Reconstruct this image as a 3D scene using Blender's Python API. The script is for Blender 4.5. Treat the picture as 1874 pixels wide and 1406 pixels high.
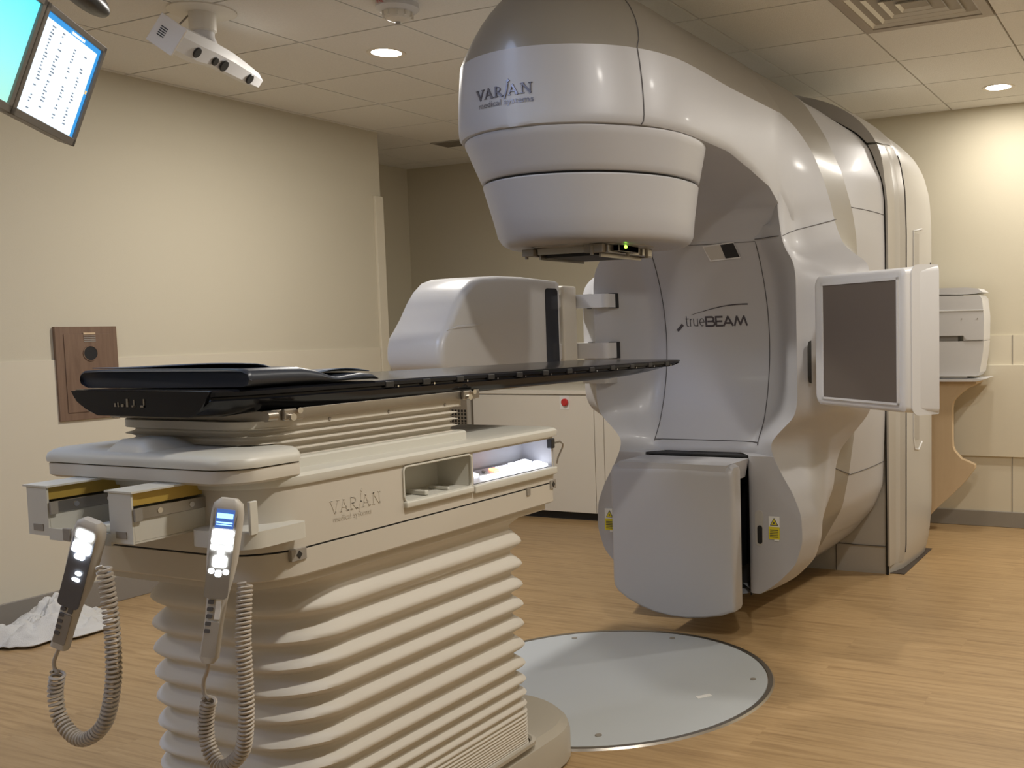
import bpy, bmesh, math, random
from mathutils import Vector, Matrix, noise
random.seed(7)
PI = math.pi
SC = bpy.context.scene
C = SC.collection
for o in list(bpy.data.objects): bpy.data.objects.remove(o)

# ------------------------------------------------------------ camera
F, YAW, PIT, ROLL = 1883.6, .4429, .0770, -.0221
cam_d = bpy.data.cameras.new('camera'); cam = bpy.data.objects.new('camera', cam_d); C.objects.link(cam)
fw = Vector((-math.sin(YAW)*math.cos(PIT), math.cos(YAW)*math.cos(PIT), -math.sin(PIT)))
rt = Vector((math.cos(YAW), math.sin(YAW), 0)); up = rt.cross(fw)
r2 = math.cos(ROLL)*rt + math.sin(ROLL)*up; u2 = -math.sin(ROLL)*rt + math.cos(ROLL)*up
m = Matrix((r2, u2, -fw)).transposed().to_4x4(); m.translation = Vector((2.0536, -3.432, 1.39))
cam.matrix_world = m
cam_d.sensor_width = 36; cam_d.lens = F/1874*36
cam_d.shift_x = -333.3/1874; cam_d.shift_y = 41.5/1874; cam_d.clip_start = .02
SC.camera = cam

# ------------------------------------------------------------ world, exposure
w = bpy.data.worlds.new('world'); SC.world = w; w.use_nodes = True
w.node_tree.nodes['Background'].inputs[0].default_value = (.9, .86, .8, 1)
w.node_tree.nodes['Background'].inputs[1].default_value = .05
SC.view_settings.view_transform = 'Standard'; SC.view_settings.look = 'None'
SC.view_settings.exposure = 0.06; SC.view_settings.gamma = 1; SC.view_settings.use_curve_mapping = False

CEIL = 2.80
XL, YB, XR, YF = -3.07, 3.66, 3.3, -4.6
WARM = (1, .95, .87); COOL = (.46, .62, 1)
# downlights: x, y, watts
DOWN = [(-1.58, .71, 17), (1.03, 3.13, 5), (1.9, .2, 8), (1.5, -1.5, 14), (2.35, 2.85, 16), (-1.58, -2.9, 3)]

# ------------------------------------------------------------ materials
def mat(name, col, rough=.5, metal=0, emit=None, es=0, coat=0, spec=.5, bump=None, trans=0, noise_amt=0, noise_scale=8):
    M = bpy.data.materials.new(name); M.use_nodes = True
    nt = M.node_tree; b = nt.nodes['Principled BSDF']
    b.inputs['Base Color'].default_value = (*col, 1); b.inputs['Roughness'].default_value = rough
    b.inputs['Metallic'].default_value = metal; b.inputs['Coat Weight'].default_value = coat
    b.inputs['Coat Roughness'].default_value = .12
    b.inputs['Specular IOR Level'].default_value = spec
    b.inputs['Transmission Weight'].default_value = trans
    if emit: b.inputs['Emission Color'].default_value = (*emit, 1); b.inputs['Emission Strength'].default_value = es
    tc = nt.nodes.new('ShaderNodeTexCoord')
    if bump:
        n = nt.nodes.new('ShaderNodeTexNoise'); n.inputs['Scale'].default_value = bump[0]; n.inputs['Detail'].default_value = 4
        nt.links.new(tc.outputs['Object'], n.inputs['Vector'])
        bp = nt.nodes.new('ShaderNodeBump'); bp.inputs['Strength'].default_value = bump[1]; bp.inputs['Distance'].default_value = .01
        nt.links.new(n.outputs['Fac'], bp.inputs['Height']); nt.links.new(bp.outputs['Normal'], b.inputs['Normal'])
    if noise_amt:
        n = nt.nodes.new('ShaderNodeTexNoise'); n.inputs['Scale'].default_value = noise_scale; n.inputs['Detail'].default_value = 6
        nt.links.new(tc.outputs['Object'], n.inputs['Vector'])
        r = nt.nodes.new('ShaderNodeValToRGB')
        r.color_ramp.elements[0].position = .3; r.color_ramp.elements[1].position = .7
        r.color_ramp.elements[0].color = (*[c*(1-noise_amt) for c in col], 1); r.color_ramp.elements[1].color = (*[min(1, c*(1+noise_amt)) for c in col], 1)
        nt.links.new(n.outputs['Fac'], r.inputs['Fac']); nt.links.new(r.outputs['Color'], b.inputs['Base Color'])
    return M

def wood(name, c1, c2, c3, rough, plank=None, stretch=(1, 14, 14), scale=1.6):
    M = bpy.data.materials.new(name); M.use_nodes = True; nt = M.node_tree; b = nt.nodes['Principled BSDF']
    N = nt.nodes.new; L = nt.links.new
    tc = N('ShaderNodeTexCoord'); mp = N('ShaderNodeMapping'); mp.inputs['Scale'].default_value = stretch
    L(tc.outputs['Object'], mp.inputs['Vector'])
    n1 = N('ShaderNodeTexNoise'); n1.inputs['Scale'].default_value = scale; n1.inputs['Detail'].default_value = 8; n1.inputs['Roughness'].default_value = .65; n1.inputs['Distortion'].default_value = .6
    vec = mp.outputs['Vector']
    if plank:
        br = N('ShaderNodeTexBrick'); br.inputs['Scale'].default_value = 1; br.inputs['Brick Width'].default_value = plank[0]; br.inputs['Row Height'].default_value = plank[1]
        br.inputs['Mortar Size'].default_value = .0009; br.inputs['Color1'].default_value = (0, 0, 0, 1); br.inputs['Color2'].default_value = (1, 1, 1, 1); br.inputs['Mortar'].default_value = (.2, .2, .2, 1)
        br.inputs['Bias'].default_value = 0; br.offset = .37
        L(tc.outputs['Object'], br.inputs['Vector'])
        va = N('ShaderNodeVectorMath'); va.operation = 'MULTIPLY_ADD'; va.inputs[1].default_value = (7, 13, 5)
        L(br.outputs['Color'], va.inputs[0]); L(mp.outputs['Vector'], va.inputs[2]); vec = va.outputs[0]
    L(vec, n1.inputs['Vector'])
    r = N('ShaderNodeValToRGB'); e = r.color_ramp.elements
    e[0].position = .28; e[0].color = (*c1, 1); e[1].position = .74; e[1].color = (*c3, 1); x = e.new(.5); x.color = (*c2, 1)
    L(n1.outputs['Fac'], r.inputs['Fac']); out = r.outputs['Color']
    if plank:
        mx = N('ShaderNodeMix'); mx.data_type = 'RGBA'; mx.blend_type = 'MULTIPLY'
        rr = N('ShaderNodeMapRange'); rr.inputs['To Min'].default_value = .965; rr.inputs['To Max'].default_value = 1.03
        L(br.outputs['Color'], rr.inputs['Value']); L(out, mx.inputs['A']); L(rr.outputs['Result'], mx.inputs['B']); mx.inputs['Factor'].default_value = 1
        out = mx.outputs['Result']
    L(out, b.inputs['Base Color']); b.inputs['Roughness'].default_value = rough
    bp = N('ShaderNodeBump'); bp.inputs['Strength'].default_value = .08; bp.inputs['Distance'].default_value = .004
    L(n1.outputs['Fac'], bp.inputs['Height']); L(bp.outputs['Normal'], b.inputs['Normal'])
    return M

M_wall = mat('cream_wall_paint', (.60, .55, .43), .85, bump=(220, .05))
M_wains = mat('cream_wall_panel', (.67, .615, .49), .55)
M_ceil = mat('ceiling_tile', (.79, .775, .735), .95, bump=(160, .25), noise_amt=.03, noise_scale=90)
M_grid = mat('ceiling_reveal', (.40, .37, .32), .8)
M_base = mat('grey_rubber_base', (.27, .245, .21), .6)
M_floor = wood('oak_vinyl_plank', (.27, .165, .075), (.41, .27, .13), (.49, .335, .175), .40, (1.22, .18), (1.5, 26, 1), 1.7)
M_silver = mat('silver_white_paint', (.475, .475, .50), .47, .1, coat=.05)
M_taupe = mat('taupe_paint', (.27, .25, .22), .38, .15, coat=.15)
M_shell = mat('white_moulded_plastic', (.66, .655, .66), .33, coat=.15)
M_stand = mat('stand_paint', (.50, .485, .46), .35, .1, coat=.2)
M_fascia = mat('stand_grey_fascia', (.42, .40, .375), .35, .2)
M_dark = mat('black_gap', (.012, .012, .013), .6)
M_seam = mat('seam_grey', (.10, .095, .10), .7)
M_black = mat('black_plastic', (.018, .018, .02), .35)
M_carbon = mat('black_gloss_composite', (.006, .0065, .009), .2, coat=.12, spec=.22)
M_mat = mat('slate_blue_vinyl', (.022, .028, .042), .38)
M_sheet = mat('blue_grey_sheet', (.10, .13, .19), .5)
M_beige = mat('beige_couch_plastic', (.55, .51, .44), .42)
M_beige2 = mat('pale_couch_top_plastic', (.58, .565, .505), .4)
M_bellow = mat('cream_rubber_bellows', (.61, .575, .51), .6)
M_bellow2 = mat('grey_cream_bellows', (.57, .53, .46), .5)
M_basep = mat('pedestal_base_plastic', (.43, .395, .33), .45)
M_steel = mat('brushed_steel', (.36, .33, .29), .32, .9)
M_chrome = mat('chrome', (.75, .73, .7), .12, 1)
M_plate = mat('grey_floor_plate', (.50, .53, .55), .42)
M_cab = mat('white_cabinet_laminate', (.74, .70, .62), .45)
M_detect = mat('grey_detector_plate', (.15, .125, .11), .36, .2)
M_glass = mat('smoked_window', (.02, .022, .03), .12)
M_walnut = wood('walnut_laminate', (.14, .085, .055), (.19, .12, .08), (.23, .15, .10), .5, None, (14, 14, 1.2), 2)
M_maple = wood('maple_laminate', (.60, .45, .28), (.64, .485, .31), (.67, .515, .335), .5, None, (6, 6, 1), 1.2)
M_cloth = mat('white_towel', (.72, .71, .68), .95, bump=(300, .5))
M_ink = mat('dark_grey_lettering', (.06, .055, .07), .35)
M_raised = mat('grey_raised_lettering', (.17, .17, .21), .3, .5)
M_faint = mat('faint_lettering', (.54, .495, .42), .5)
M_yellow = mat('yellow_label', (.72, .62, .03), .5)
M_white = mat('white_label', (.8, .8, .78), .5)
M_brass = mat('gold_strip', (.50, .34, .07), .4, .3)
M_led = mat('green_indicator', (.2, .6, .05), .4, emit=(.35, 1, .05), es=6)
M_key = mat('white_lit_keys', (.8, .85, 1), .4, emit=(.80, .90, 1), es=15)
M_keybay = mat('white_lit_keypad', (.8, .85, 1), .4, emit=(.85, .90, 1), es=3.2)
M_key2 = mat('orange_lit_key', (.9, .3, .15), .4, emit=(1, .30, .12), es=4)
M_keydim = mat('keypad_film', (.55, .55, .58), .35)
M_bluescreen = mat('pendant_screen', (.05, .1, .3), .3, emit=(.05, .12, .38), es=.9)
M_bluebar = mat('pendant_screen_bar', (.2, .4, .9), .3, emit=(.30, .60, 1), es=2.0)
M_red = mat('red_mushroom_button', (.55, .03, .03), .35)
M_lamp = mat('lamp_lens', (1, 1, 1), .5, emit=(1, .93, .80), es=14)
M_lampring = mat('white_trim_ring', (.72, .66, .56), .5)
M_bezel = mat('grey_monitor_bezel', (.20, .18, .155), .45)
M_pend = mat('pendant_grey_plastic', (.50, .47, .42), .42)
M_pendd = mat('pendant_dark_keys', (.10, .10, .11), .4)
M_cord = mat('grey_coiled_cord', (.42, .37, .31), .45)
M_holes = mat('perforation_black', (.02, .018, .015), .8)
M_perf = mat('grey_beige_vent_plate', (.42, .36, .28), .5, .3)

def screen_mat(name, kind):
    M = bpy.data.materials.new(name); M.use_nodes = True; nt = M.node_tree; b = nt.nodes['Principled BSDF']; N = nt.nodes.new; L = nt.links.new
    b.inputs['Base Color'].default_value = (.02, .02, .02, 1); b.inputs['Roughness'].default_value = .25
    if kind == 'cyan':
        tc = N('ShaderNodeTexCoord'); sp = N('ShaderNodeSeparateXYZ'); L(tc.outputs['Generated'], sp.inputs[0])
        r = N('ShaderNodeValToRGB'); r.color_ramp.elements[0].color = (.30, .62, .52, 1); r.color_ramp.elements[1].color = (.10, .62, .80, 1)
        L(sp.outputs['Z'], r.inputs['Fac']); L(r.outputs['Color'], b.inputs['Emission Color']); b.inputs['Emission Strength'].default_value = 1.5
    else:
        b.inputs['Emission Color'].default_value = {'white': (.72, .84, .95, 1), 'blue': (.03, .30, .72, 1), 'text': (.20, .24, .30, 1), 'icon': (.9, .6, .2, 1)}[kind]
        b.inputs['Emission Strength'].default_value = {'white': 1.35, 'blue': 1.1, 'text': 1.0, 'icon': 1.0}[kind]
    return M

# ------------------------------------------------------------ helpers
def link(o, parent=None):
    C.objects.link(o)
    if parent: o.parent = parent
    return o
def setp(o, label=None, cat=None, group=None, kind=None):
    if label: o['label'] = label
    if cat: o['category'] = cat
    if group: o['group'] = group
    if kind: o['kind'] = kind
    return o
def thing(name, label, cat, loc=(0, 0, 0), rot=0, group=None):
    o = bpy.data.objects.new(name, None); o.location = loc; o.rotation_euler = (0, 0, rot); o.empty_display_size = .1
    link(o); return setp(o, label, cat, group)
def mk(name, verts, faces, material, parent=None, smooth=None):
    me = bpy.data.meshes.new(name); me.from_pydata([tuple(v) for v in verts], [], faces); me.update()
    bm = bmesh.new(); bm.from_mesh(me); bmesh.ops.remove_doubles(bm, verts=bm.verts, dist=1e-5)
    bmesh.ops.recalc_face_normals(bm, faces=bm.faces); bm.to_mesh(me); bm.free()
    if smooth is not None:
        me.shade_smooth(); me.set_sharp_from_angle(angle=math.radians(smooth))
    me.materials.append(material)
    return link(bpy.data.objects.new(name, me), parent)
class G:
    """collects shapes into one mesh"""
    def __init__(s): s.v = []; s.f = []
    def add(s, v, f):
        n = len(s.v); s.v += [Vector(a) for a in v]; s.f += [tuple(i+n for i in q) for q in f]; return s
    def box(s, x0, x1, y0, y1, z0, z1, bev=0, T=None):
        bm = bmesh.new(); bmesh.ops.create_cube(bm, size=1)
        for v in bm.verts: v.co = Vector(((x0+x1)/2+v.co.x*(x1-x0), (y0+y1)/2+v.co.y*(y1-y0), (z0+z1)/2+v.co.z*(z1-z0)))
        if bev: bmesh.ops.bevel(bm, geom=bm.edges[:], offset=bev, segments=3, affect='EDGES', profile=.5)
        bm.verts.index_update()
        vs = [v.co.copy() for v in bm.verts]
        if T: vs = [T @ v for v in vs]
        s.add(vs, [[v.index for v in f.verts] for f in bm.faces]); bm.free(); return s
    def prism(s, pts, d, T=None, hole=None):
        """pts: closed 3D loop, extruded along d"""
        n = len(pts); d = Vector(d); a = [Vector(p) for p in pts]; b = [p+d for p in a]
        vs = a+b
        if T: vs = [T @ v for v in vs]
        s.add(vs, [tuple(range(n)), tuple(range(2*n-1, n-1, -1))]+[(i, (i+1) % n, n+(i+1) % n, n+i) for i in range(n)]); return s
    def grid(s, rows, closed=False, cap0=False, cap1=False):
        n = len(rows[0]); v = [p for r in rows for p in r]; f = []
        for i in range(len(rows)-1):
            for j in range(n if closed else n-1):
                k = (j+1) % n; f.append((i*n+j, i*n+k, (i+1)*n+k, (i+1)*n+j))
        if cap0: f.append(tuple(range(n)))
        if cap1: f.append(tuple((len(rows)-1)*n+j for j in range(n)))
        return s.add(v, f)
    def tube(s, pts, r, seg=8, cap=True, closed=False):
        pts = [Vector(p) for p in pts]; rows = []; n = len(pts); prev = None
        for i, p in enumerate(pts):
            if closed: t = pts[(i+1) % n]-pts[i-1]
            else: t = pts[min(i+1, n-1)]-pts[max(i-1, 0)]
            t.normalize()
            if prev is None: a = t.orthogonal().normalized()
            else: a = (prev-t*prev.dot(t)).normalized()
            prev = a; b = t.cross(a); rr = r[i] if isinstance(r, (list, tuple)) else r
            rows.append([p+a*rr*math.cos(2*PI*k/seg)+b*rr*math.sin(2*PI*k/seg) for k in range(seg)])
        if closed: rows.append(rows[0])
        return s.grid(rows, True, cap and not closed, cap and not closed)
    def cyl(s, c, axis, r, h, seg=32, r1=None, bev=0):
        c = Vector(c); ax = Vector(axis).normalized(); a = ax.orthogonal().normalized(); b = ax.cross(a); r1 = r if r1 is None else r1
        def ring(R, t): return [c+ax*t+a*R*math.cos(2*PI*k/seg)+b*R*math.sin(2*PI*k/seg) for k in range(seg)]
        rows = [ring(r-bev, 0), ring(r, bev), ring(r1, h-bev), ring(r1-bev, h)] if bev else [ring(r, 0), ring(r1, h)]
        return s.grid(rows, True, True, True)
    def lathe(s, c, prof, seg=48, closed=False):
        rows = [[Vector((c[0]+r*math.cos(2*PI*k/seg), c[1]+r*math.sin(2*PI*k/seg), z)) for k in range(seg)] for r, z in prof]
        cp = not closed; return s.grid(rows+([rows[0]] if closed else []), True, cp and prof[0][0] > 1e-6, cp and prof[-1][0] > 1e-6)
    def obj(s, name, m, parent=None, smooth=None): return mk(name, s.v, s.f, m, parent, smooth)
def interp(tab, x):
    if x <= tab[0][0]: return tab[0][1]
    for (a, fa), (b, fb) in zip(tab, tab[1:]):
        if x <= b: return fa+(fb-fa)*(x-a)/(b-a)
    return tab[-1][1]
def smooth_tab(tab, lo, hi, n=400, k=5):
    xs = [lo+(hi-lo)*i/n for i in range(n+1)]; ys = [interp(tab, x) for x in xs]
    for _ in range(2):
        ys = [sum(ys[max(0, i-k):i+k+1])/len(ys[max(0, i-k):i+k+1]) if k <= i <= n-k else ys[i] for i in range(n+1)]
    return list(zip(xs, ys))
def rrect(x0, x1, y0, y1, r, seg=6):
    """rounded rectangle in plan; r = radius or 4 radii (x0y0, x1y0, x1y1, x0y1)"""
    rs = [r]*4 if not isinstance(r, (list, tuple)) else r; out = []
    for (cx, cy, sx, sy, a0), q in zip(((x0, y0, 1, 1, PI), (x1, y0, -1, 1, 1.5*PI), (x1, y1, -1, -1, 0), (x0, y1, 1, -1, .5*PI)), rs):
        q = max(q, 1e-4)
        for i in range(seg+1):
            a = a0+.5*PI*i/seg; out.append((cx+sx*q+q*math.cos(a), cy+sy*q+q*math.sin(a)))
    return out
def strokes(polys, wd, place, depth):
    """flat stroke lettering. polys: list of 2D polylines; place(u,v)->(point, normal)"""
    g = G()
    for pl in polys:
        ww = wd
        if isinstance(pl, tuple): pl, ww = pl
        for (a, b) in zip(pl, pl[1:]):
            dx, dy = b[0]-a[0], b[1]-a[1]; L = math.hypot(dx, dy) or 1; nx, ny = -dy/L*ww/2, dx/L*ww/2; ex, ey = dx/L*ww*.3, dy/L*ww*.3
            q = [(a[0]-ex+nx, a[1]-ey+ny), (a[0]-ex-nx, a[1]-ey-ny), (b[0]+ex-nx, b[1]+ey-ny), (b[0]+ex+nx, b[1]+ey+ny)]
            lo = []; hi = []
            for u, v in q:
                p, n = place(u, v); lo.append(p-n*.002); hi.append(p+n*depth)
            g.add(lo+hi, [(0, 1, 2, 3), (7, 6, 5, 4), (0, 1, 5, 4), (1, 2, 6, 5), (2, 3, 7, 6), (3, 0, 4, 7)])
    return g
def text_mesh(txt, size, place, depth):
    cu = bpy.data.curves.new('txt', 'FONT'); cu.body = txt; cu.size = size; cu.resolution_u = 2
    o = bpy.data.objects.new('txt', cu); C.objects.link(o)
    dg = bpy.context.evaluated_depsgraph_get(); me = bpy.data.meshes.new_from_object(o.evaluated_get(dg))
    g = G(); lo = []
    for v in me.vertices:
        p, n = place(v.co.x, v.co.y); lo.append(p+n*depth)
    g.add(lo, [tuple(f.vertices) for f in me.polygons])
    bpy.data.objects.remove(o); bpy.data.curves.remove(cu); return g
def arc(cx, cy, r, a0, a1, n=10, ry=None):
    ry = ry or r
    return [(cx+r*math.cos(math.radians(a0+(a1-a0)*i/n)), cy+ry*math.sin(math.radians(a0+(a1-a0)*i/n))) for i in range(n+1)]
def plane_place(o, ux, uz, n):
    o, ux, uz, n = Vector(o), Vector(ux).normalized(), Vector(uz).normalized(), Vector(n).normalized()
    return lambda u, v: (o+ux*u+uz*v, n)
# serif maker name, thick and thin strokes; unit height 1
TH, TN, SF = .17, .07, .06
NAME = [([(.05, .98), (.42, 0)], TH), ([(.42, 0), (.74, .98)], TN), ([(-.08, 1), (.2, 1)], SF), ([(.6, 1), (.88, 1)], SF),
        ([(1.0, 0), (1.32, .95)], TN), ([(1.32, .98), (1.7, 0)], TH), ([(1.1, .33), (1.55, .33)], SF), ([(.9, 0), (1.12, 0)], SF), ([(1.55, 0), (1.85, 0)], SF),
        ([(2.1, 0), (2.1, 1)], TH), ([(2.1, .97)]+arc(2.25, .73, .27, 90, -90, 8, .25)+[(2.1, .5)], SF), ([(2.25, .48), (2.65, 0)], TH), ([(1.97, 0), (2.25, 0)], SF), ([(2.55, 0), (2.8, 0)], SF),
        ([(2.9, -.3), (3.1, .5), (3.2, 1.15)], TH*.8), ([(3.2, 1.38), (3.3, 1.5)], TH*1.2),
        ([(3.3, 0), (3.62, .95)], TN), ([(3.62, .98), (4.0, 0)], TH), ([(3.4, .33), (3.85, .33)], SF), ([(3.2, 0), (3.42, 0)], SF), ([(3.85, 0), (4.15, 0)], SF),
        ([(4.45, 0), (4.45, 1)], TN), ([(4.45, 1), (5.1, 0)], TH), ([(5.1, 0), (5.1, 1)], TN), ([(4.3, 1), (4.6, 1)], SF), ([(4.3, 0), (4.6, 0)], SF), ([(4.95, 1), (5.25, 1)], SF)]
def name_strokes(size, place, depth, vs=1):
    return strokes([([(u*size, v*size*vs) for u, v in p], w_*size*(.5+.5*vs)) for p, w_ in NAME], .1, place, depth)

# ============================================================ THE ROOM
def struct(name, g, m, smooth=None, label=None):
    o = g.obj(name, m, None, smooth); o['kind'] = 'structure'
    if label: o['label'] = label
    return o
XREC = -4.0; YJ = 2.28
struct('floor', G().box(XREC-.1, XR+.1, YF-.1, YB+.1, -.1, 0), M_floor)
wl = G().box(XL-.12, XL, YF, YJ, 0, CEIL+.1); wl.box(XREC, XL-.12, YJ-.12, YJ, 0, CEIL+.1); struct('wall_left', wl, M_wall)
struct('wall_recess', G().box(XREC-.12, XREC, YJ-.12, YB, 0, CEIL+.1), M_wall)
struct('wall_back', G().box(XREC-.12, XR+.12, YB, YB+.12, 0, CEIL+.1), M_wall)
struct('wall_right', G().box(XR, XR+.12, YF, YB, 0, CEIL+.1), M_wall)
struct('wall_front', G().box(XREC-.12, XR+.12, YF-.12, YF, 0, CEIL+.1), M_wall)
# ceiling: tiles with real reveals
cg = G(); cg.box(XREC-.1, XR+.1, YF-.1, YB+.1, CEIL+.012, CEIL+.1)
struct('ceiling', cg, M_grid)
tg = G(); S = .6125; xs = [.645+S*k for k in range(-9, 6)]; ys = [.975+S*k for k in range(-10, 6)]
holes = {(.645, .975)}
def tile_skip(x, y): return abs(x-.645) < .01 and abs(y-.975) < .01
for x in xs:
    for y in ys:
        if tile_skip(x, y): continue
        x0, x1, y0, y1 = max(x+.005, XREC), min(x+S-.005, XR), max(y+.005, YF), min(y+S-.005, YB)
        if x1-x0 < .03 or y1-y0 < .03: continue
        tg.box(x0, x1, y0, y1, CEIL, CEIL+.02)
ct = struct('trim_1', tg, M_ceil, label='pale ceiling tiles')
# wainscot and base
wg = G(); wg.box(XL, XL+.010, YF, 2.20, .135, 1.297); struct('trim_2', wg, M_wains, label='smooth cream wainscot on left wall')
wg = G(); wg.box(XREC, XR, YB-.012, YB, .105, 1.292); wg.box(XREC, XREC+.012, YJ, YB-.012, .135, 1.297); struct('trim_3', wg, M_wains, label='smooth cream wainscot on back wall')
wg = G(); wg.box(.2, XR, YB-.034, YB-.012, .479, 1.096, .003); struct('trim_4', wg, M_wains, label='raised cream panel on the back wall')
wg = G(); wg.box(XL, XL+.022, 2.205, 2.285, 0, 2.355, .003); struct('trim_5', wg, M_wains, label='cream corner guard at end of left wall')
wg = G(); wg.box(1.040, 1.044, YB-.016, YB-.012, .105, 1.292); wg.box(1.85, 1.853, YB-.016, YB-.012, .105, 1.292); struct('trim_6', wg, M_base)
struct('baseboard_left', G().box(XL, XL+.022, YF, 2.20, 0, .135, .004), M_base)
bb = G().box(XREC+.02, XR, YB-.024, YB, 0, .107, .004); struct('baseboard_back', bb, M_base)
struct('baseboard_recess', G().box(XREC, XREC+.02, YJ, YB-.024, 0, .135, .004), M_base)
struct('baseboard_right', G().box(XR-.02, XR, YF, YB-.03, 0, .11, .004), M_base)

# ------------------------------------------------------------ downlights
def downlight(x, y, watts, label):
    t = thing('downlight', label, 'ceiling light', (x, y, CEIL), 0, 'recessed round downlights')
    g = G(); g.lathe((0, 0), [(.074, -.001), (.095, -.004), (.097, .0), (.074, .012)], 40, True); rg = g.obj('trim_ring', M_lampring, t, 40)
    l = G(); l.lathe((0, 0), [(0.0001, -.0005), (.075, -.0005), (.075, .004)], 40); l.obj('lens', M_lamp, t)
    ld = bpy.data.lights.new('downlight_beam', 'AREA'); ld.shape = 'DISK'; ld.size = .14; ld.energy = watts*2.3; ld.color = WARM
    lo = bpy.data.objects.new('downlight_beam', ld); lo.location = (0, 0, -.006); link(lo, t)
    return t
LBL = {0: 'lit round recessed downlight between the tracking camera and the treatment head', 1: 'lit round recessed downlight near the back wall, right of the gantry'}
PLC = ['', '', 'right of the gantry arm', 'right of the couch', 'over the floor right of the gantry stand', 'near the left wall behind the couch foot']
for i, (x, y, wt) in enumerate(DOWN):
    downlight(x, y, wt, LBL.get(i, 'lit round recessed downlight outside the picture, '+PLC[i]))

# added cool fill panels on the ceiling, out of view, for bluish light
for px_, py_, es_, lb_ in ((-1.0, -1.9, 19, 'above the couch foot beside the left wall'), (-.25, -3.9, 14, 'above the foot side of the room, behind the couch')):
  t = thing('added_ceiling_fill', 'added square cool-white ceiling fill light, out of view, '+lb_, 'ceiling light', (px_, py_, CEIL))
  g = G(); g.box(-.29, .29, -.29, .29, -.004, .0); g.obj('diffuser', mat('cool_fill_diffuser', (1, 1, 1), .5, emit=COOL, es=es_), t)
  g = G(); [g.box(*b) for b in ((-.305, .305, -.305, -.29, -.006, 0), (-.305, .305, .29, .305, -.006, 0), (-.305, -.29, -.29, .29, -.006, 0), (.29, .305, -.29, .29, -.006, 0))]; g.obj('frame', M_lampring, t)

# air diffuser
t = thing('air_diffuser', 'square white four-way ceiling air diffuser above the gantry', 'air vent', (.645+S/2, .975+S/2, CEIL))
h = S/2
def frame_ring(g, a, b, z0, z1):
    v = [(-a, -a, z0), (a, -a, z0), (a, a, z0), (-a, a, z0), (-b, -b, z1), (b, -b, z1), (b, b, z1), (-b, b, z1)]
    g.add(v, [(i, (i+1) % 4, 4+(i+1) % 4, 4+i) for i in range(4)])
g = G(); frame_ring(g, h-.004, h-.004, .02, -.006); frame_ring(g, h-.004, h-.05, -.006, -.006); frame_ring(g, h-.05, h-.05, -.006, .0); g.obj('frame', mat('diffuser_frame_grey', (.40, .35, .29), .5), t)
g = G()
for k in range(4):
    a = h-.05-k*.062; frame_ring(g, a, a-.075, .0, .055+.006*k)
g.box(-.04, .04, -.04, .04, .03, .034); g.obj('louvre', mat('diffuser_white', (.70, .68, .62), .45), t)
g = G().box(-h+.01, h-.01, -h+.01, h-.01, .085, .09); g.obj('backing', M_fascia, t)
# small vent in recess
t = thing('return_vent', 'small grey return vent in the recess ceiling beyond the left wall', 'air vent', (-2.86, 2.88, CEIL))
g = G().box(-.16, .16, -.10, .10, -.006, 0, .002); g.obj('frame', M_fascia, t)
g = G(); [g.box(-.14, .14, -.085+.02*k, -.079+.02*k, -.009, -.006) for k in range(9)]; g.obj('slat', M_base, t)
# smoke detector
t = thing('smoke_detector', 'white domed smoke detector on the ceiling at the top edge', 'smoke detector', (-1.0, .13, CEIL)); t.scale = (1.2, 1.2, 1.15)
g = G().lathe((0, 0), [(.074, 0), (.076, -.02), (.066, -.030), (.052, -.034)], 40); g.obj('base', M_shell, t, 30)
g = G().lathe((0, 0), [(.052, -.032), (.050, -.044), (.040, -.058), (.020, -.066), (.0001, -.068)], 40)
for k in range(10):
    a = 2*PI*k/10; g.box(-.003, .003, .044, .056, -.052, -.034, 0, Matrix.Rotation(a, 4, 'Z'))
g.obj('dome', M_cab, t, 30)
g = G().cyl((0, 0, -.066), (0, 0, -1), .009, .010, 12); g.obj('sensor_tip', M_fascia, t)
pl = plane_place((-.03, -.0765, -.016), (1, 0, 0), (0, 0, 1), (0, -1, 0))
text_mesh('FIRE', .020, pl, .0015).obj('lettering', M_red, t)

# ------------------------------------------------------------ tracking camera on ceiling
t = thing('tracking_camera', 'white stereo tracking camera unit hanging from the ceiling, four black lenses', 'camera', (-1.79, -.20, CEIL))
g = G().lathe((0, 0), [(.14, 0), (.14, -.006), (.125, -.012)], 36); g.obj('ceiling_plate', M_cab, t, 40)
g = G().lathe((0, 0), [(.055, -.008), (.055, -.085), (.048, -.092)], 28); g.obj('mount_post', M_cab, t, 40)
g = G().lathe((0, 0), [(.045, -.088), (.045, -.11), (.062, -.15), (.062, -.175)], 28); g.obj('swivel_neck', M_shell, t, 40)
# body: bar along direction d, lens face down-front
dv = Vector((-.34, .80, 0)).normalized(); nv = Vector((.80, .34, -.62)).normalized()
def cam_T():
    x = dv; y = (nv-x*nv.dot(x)).normalized(); z = x.cross(y)
    if z.z < 0: z = -z
    T = Matrix((x, y, z)).transposed().to_4x4(); T.translation = Vector((.072, -.010, -.215)); return T
T = cam_T()
L2 = .37
g = G()
prof = []   # (along, halfheight_top, depth)
for a, dn, hb, ht in ((-L2, .0, .045, .045), (-L2+.012, .052, .055, .055), (-.20, .060, .055, .060), (-.08, .045, .040, .065), (.08, .040, .038, .062), (.22, .048, .036, .05), (L2-.02, .046, .032, .036), (L2, .03, .025, .028)):
    prof.append([T @ Vector((a, y, z)) for y, z in ((-.05, ht*.9), (dn*.3, ht), (dn, ht*.5), (dn, -hb*.6), (dn*.6, -hb), (-.05, -hb))])
g.grid(prof, True, True, True); g.obj('housing', M_shell, t, 30)
g = G().box(-L2-.012, -L2+.0, -.058, .062, -.062, .062, .004, T)
g.obj('end_plate', M_cab, t)
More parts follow.
